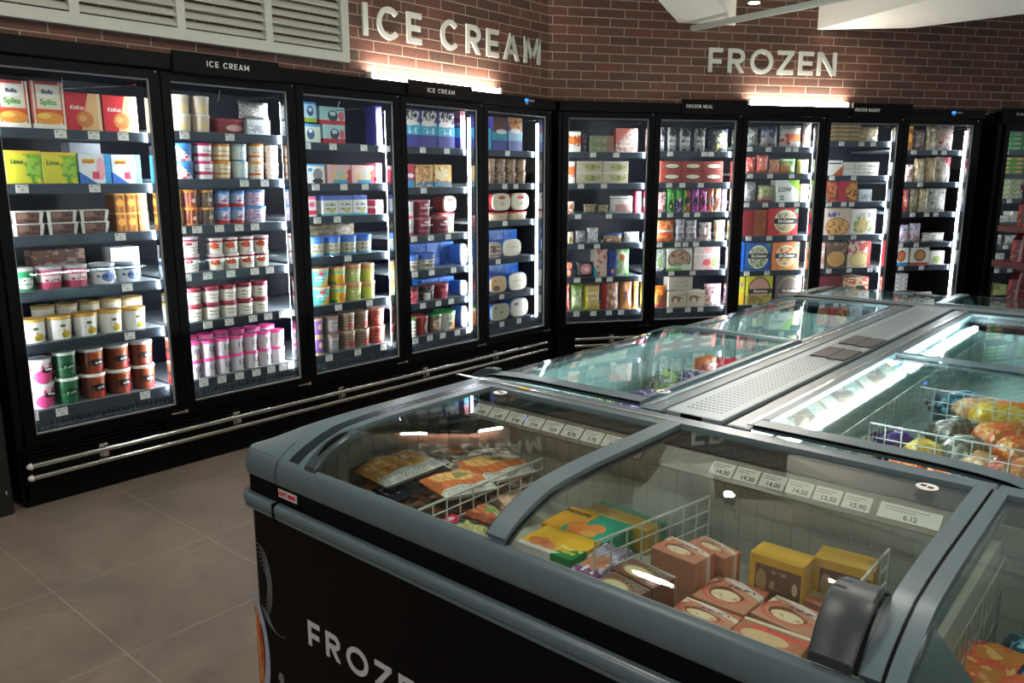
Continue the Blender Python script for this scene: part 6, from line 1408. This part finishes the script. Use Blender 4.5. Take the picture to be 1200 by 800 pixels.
# perforated divider
def perf():
    m = bpy.data.materials.new('perforated grey metal'); m.use_nodes = True; h = NB(m); b = m.node_tree.nodes['Principled BSDF']
    tc = h.N('ShaderNodeTexCoord'); sp = h.N('ShaderNodeSeparateXYZ'); h.L(tc.outputs['Object'], sp.inputs[0]); X, Y = sp.outputs[0], sp.outputs[1]
    def cell(a, k, d): return h.math('LESS_THAN', h.math('ABSOLUTE', h.math('SUBTRACT', h.math('FRACT', h.math('MULTIPLY', a, k)), .5)), d)
    hole = h.math('MULTIPLY', cell(X, 1/.0129, .33), cell(Y, 1/.027, .21))
    slit = cell(Y, 1/.03, .13)
    far = h.math('GREATER_THAN', Y, 3.52)
    f = h.math('ADD', h.math('MULTIPLY', hole, h.math('SUBTRACT', 1, far)), h.math('MULTIPLY', slit, far))
    band = h.math('MULTIPLY', h.math('LESS_THAN', h.math('ABSOLUTE', h.math('SUBTRACT', X, -1.026)), .058), h.math('MULTIPLY', h.math('GREATER_THAN', Y, 2.02), h.math('LESS_THAN', Y, 4.42)))
    c = h.mixc(h.math('MULTIPLY', f, band), C('#94a0a4'), C('#0c0e0e')); h.L(c, b.inputs['Base Color']); b.inputs['Roughness'].default_value = .42; b.inputs['Metallic'].default_value = .15
    return m
dv = empty('island_divider', (0, 0, 0), 0, 'long grey perforated metal top between the rear chest freezers', 'divider')
MB().cham(-1.115, -.939, 1.973, 4.56, 0, .8575, .003).build('perforated_top', perf(), dv)
MB().box(-1.065, -1.0, 1.968, 1.9725, .835, .856).build('end_slot', BLK, dv)
PADM = mat('dark grey rubber', '#4a4646', .6)
for i, (x, y) in enumerate(((-1.038, 3.055), (-.972, 3.04), (-1.036, 3.355), (-.97, 3.34))):
    o = MB().cham(x-.032, x+.032, y-.1, y+.1, .8578, .863, .001).build('rubber_pad', PADM)
    tag(o, 'dark rubber pad on the perforated top, '+['left of the near pair', 'right of the near pair', 'left of the far pair', 'right of the far pair'][i], 'pad', 'dark pads on the perforated top')

# goods in the chests
def flatpack(w, l, h, m, puff=.5, name='pack_body'):
    ph = rnd.random()*9
    def f(sg):
        def q(i, j):
            e = max(0, 1-abs(2*i-1)**4)*max(0, 1-abs(2*j-1)**5)
            wr = .005*math.sin(7*i+ph)*math.sin(6*j+ph*2)+.0025*math.sin(19*i-13*j+ph)
            z = h*.5+sg*h*.5*e**puff + (wr*min(1, 2*e) if sg > 0 else 0)
            return ((i-.5)*w, (j-.5)*l, max(0, z))
        return q
    mb = MB(); mb.grid(f(1), 14, 14); mb.grid(f(-1), 14, 14, True); return mb
for (nm, cx, cy, zt, w, l, h, yaw, kind, st, lab, cat, ti) in CHEST_GOODS:
    front = cy < 2.0; zf = .5305
    if nm == 'bread_bag': cx += .055; cy -= .05; zt = .64
    if 'behind the thin wire divider' in lab: cx -= .03
    if st in ('sausgreen', 'sausdark'): cx += .03; w -= .02
    if nm == 'bread_bag': w, l, h = w*2.2, l*1.5, .12
    if kind == 'bag' and nm != 'bread_bag': w *= 1.12; l *= 1.08; h = zt-zf+.02
    if kind in ('pack', 'pie') or (kind == 'box' and st != 'nug'): h = zt-zf
    if st == 'nug': h = zt-zf
    if front: cx = max(cx, -1.86+w/2)
    cy = min(cy, 1.86-l/2) if front else cy
    if kind == 'pack': h = min(h, .034)
    if kind == 'pack' and cx < -1.4: w *= 1.16; l *= 1.16
    zb = zf if kind not in ('pack',) else zt-h
    mats = sty(st, 'xz' if st == 'nug' else 'xy', .22 if kind in ('pack', 'bag') else .35)[0]
    txt = S[st][3]
    if kind in ('pack', 'bag'):
        mb = flatpack(w, l, h, mats, .16 if kind == 'pack' else .5)
        o = mb.build(nm, mats, smooth=True)
        if kind == 'bag': zb = zf
    else:
        if txt:
            o = empty(nm); MB().cham(-w/2, w/2, -l/2, l/2, 0, h, .0015).build('carton', mats, o); prints(o, 0, w, h, txt, 'xy', h, l)
        else: o = MB().cham(-w/2, w/2, -l/2, l/2, 0, h, .0015).build(nm, mats)
    o.location = (cx, cy, zb); o.rotation_euler.z = R(yaw)
    if kind == 'pack': o.rotation_euler.x = R(ti*.5)
    tag(o, lab, cat)
# filler layer of flat cartons under the upper packs, resting on the basket floor
for i, (x, y, w, l, z1) in enumerate(((-1.76, 1.46, .2, .3, .562), (-1.565, 1.60, .15, .34, .59), (-1.77, 1.73, .14, .14, .60))):
    o = MB().cham(x-w/2, x+w/2, y-l/2, y+l/2, .531, z1, .003).build('sausage_carton', art('dark sausage stack', '#3a2c26', [('h', 6, .4, 0, 1, 0, 1, '#9c5438'), ('n', 6, .6, '#6c6c5c')], .35, 'xy'))
    tag(o, ['dark stacked sausage packs under the frankfurters by the handle', 'dark stacked sausage packs under the orange frankfurters', 'dark stacked sausage packs at the rear of the left basket'][i], 'pack')

# gift display at the far right
GD = mat('dark red board', '#5c1f1a', .5); GDL = mat('pink-grey paper', '#9c7c7c', .5)
st_ = empty('gift_display', W('B', 0, 0), BANK['B'][1], 'dark red tiered gift stand at the right picture edge', 'stand')
MB().cham(4.02, 4.5, -.62, -.4, 0, 1.6, .005).build('back_board', mat('dark maroon board', '#240f10', .6), st_)
for u, z in ((3.77, 1.07), (3.75, .77), (3.75, .42)): MB().cham(u, u+.42, -.78, -.42, z, z+.055, .004).build('shelf_tray', GD, st_)
MB().cham(3.93, 4.2, -.74, -.45, 1.42, 1.47, .004).build('shelf_tray', GD, st_)
MB().box(4.0, 4.05, -.7, -.45, 0, 1.45).build('post', GD, st_)
def hamper(u, z, h, lab):
    r = empty('gift_hamper', W('B', u, -.6, z), BANK['B'][1], lab, 'gift hamper', 'red gift hampers on the tiered stand')
    w = .12
    MB().prismy([(-w/2, 0), (w/2, 0), (w/2*.8, h*.75), (0, h), (-w/2*.8, h*.75)], -.05, .05).build('hamper_body', art('red gift print', '#4c1318', [('n', 5, .54, '#a8242c'), ('n', 7, .64, '#c88c4c')], .35), r)
    MB().tube([(-w/2, -.052, 0), (-w/2*.85, -.052, h*.6), (-w*.25, -.052, h*.95), (0, -.052, h*1.04), (w*.25, -.052, h*.95), (w/2*.85, -.052, h*.6), (w/2, -.052, 0)], .012, 8).build('paper_handle', GDL, r, smooth=True)
hamper(3.89, 1.125, .24, 'red gift hamper with grey paper edge on the highest tray')
hamper(3.87, .825, .24, 'red gift hamper with grey paper edge on the middle tray')
hamper(3.88, .475, .26, 'red gift hamper with dark ribbon on the lowest tray')
o = MB().loft([superell(.1, .1, 0, 16, 1), superell(.12, .12, .05, 16, 1), superell(.06, .06, .1, 16, 1), superell(.1, .1, .24, 16, 1)]).build('wrapped_gift', mat('brown wrap', '#4c2318', .5), loc=W('B', 4.0, -.6, 1.4705), smooth=True)
tag(o, 'brown wrapped gift on top of the tiered stand', 'gift')

# spot lamp on the pipe line
SP = mat('lamp housing', '#3a3a38', .4)
sp_ = empty('spot_lamp', (-2.48, 5.35, 2.66), 0, 'small white spot lamp hanging between the two bulkheads', 'lamp', 'ceiling spot lamps')
MB().loft([superell(.08, .08, 0, 18, 1), superell(.09, .09, .12, 18, 1), superell(.05, .05, .14, 18, 1)]).build('housing', SP, sp_, smooth=True)
MB().loft([superell(.07, .07, -.004, 18, 1), superell(.07, .07, -.0005, 18, 1)]).build('lens', mat('spot lens', '#ffffff', .5, emit=90, ecol='#fff2dc'), sp_)
MB().tube([(0, 0, .14), (0, 0, .639)], .006, 6).build('stem', SP, sp_)
sl_ = bpy.data.lights.new('spot beam', 'SPOT'); sl_.energy = 75; sl_.spot_size = R(30); sl_.spot_blend = .6; sl_.shadow_soft_size = .035; sl_.color = (1, .97, .92)
so_ = bpy.data.objects.new('spot beam', sl_); col.objects.link(so_); so_.location = (-2.48, 5.33, 2.645); so_.rotation_euler = (Vector((-.8, 1.15, .6))-Vector((-2.48, 5.33, 2.645))).to_track_quat('-Z', 'Y').to_euler()
# ceiling lamps added out of view for ambient room light
PL = mat('fill panel lamp', '#ffffff', .5, emit=3.0, ecol='#fff1df')
for i, (x, y, lab) in enumerate(((-1.9, 1.2, 'near left'), (-1.2, 3.4, 'over the rear left chest'), (.5, 2.2, 'over the rear right chest'), (.8, -1.0, 'behind the camera, right'), (-2.3, -1.2, 'behind the camera, left'))):
    p = empty('ambient_fill_light', (x, y, 3.3), 0, 'added ambient ceiling lamp, '+lab, 'lamp', 'added ambient ceiling lamps')
    MB().loft([superell(.3, .3, -.02, 24, 1), superell(.3, .3, -.001, 24, 1)]).build('bezel', WHITEP, p, smooth=True)
    MB().loft([superell(.24, .24, -.024, 24, 1), superell(.24, .24, -.0205, 24, 1)]).build('diffuser', mat('fill downlight', '#ffffff', .5, emit=140, ecol='#fff8ee'), p)

# ---------------------------------------------------------------- light, world, camera
w = bpy.data.worlds.new('dim shop surroundings'); scn.world = w; w.use_nodes = True
w.node_tree.nodes['Background'].inputs[0].default_value = (.9, .95, 1, 1); w.node_tree.nodes['Background'].inputs[1].default_value = .28
cam = bpy.data.cameras.new('camera'); co = bpy.data.objects.new('camera', cam); col.objects.link(co)
cam.sensor_fit = 'HORIZONTAL'; cam.sensor_width = 36; cam.lens = 940.6/1200*36; cam.clip_start = .02
a, b = R(40.71), R(11.32)
fw = Vector((-math.sin(a)*math.cos(b), math.cos(a)*math.cos(b), -math.sin(b))); rt = Vector((math.cos(a), math.sin(a), 0)); up = rt.cross(fw)
co.matrix_world = Matrix(((rt.x, up.x, -fw.x, 0), (rt.y, up.y, -fw.y, 0), (rt.z, up.z, -fw.z, 1.5), (0, 0, 0, 1)))
scn.camera = co
scn.view_settings.view_transform = 'Standard'; scn.view_settings.look = 'None'; scn.view_settings.exposure = 0.52; scn.view_settings.gamma = 1; scn.view_settings.use_curve_mapping = False
scn.cycles.transparent_max_bounces = 16; scn.cycles.max_bounces = 8
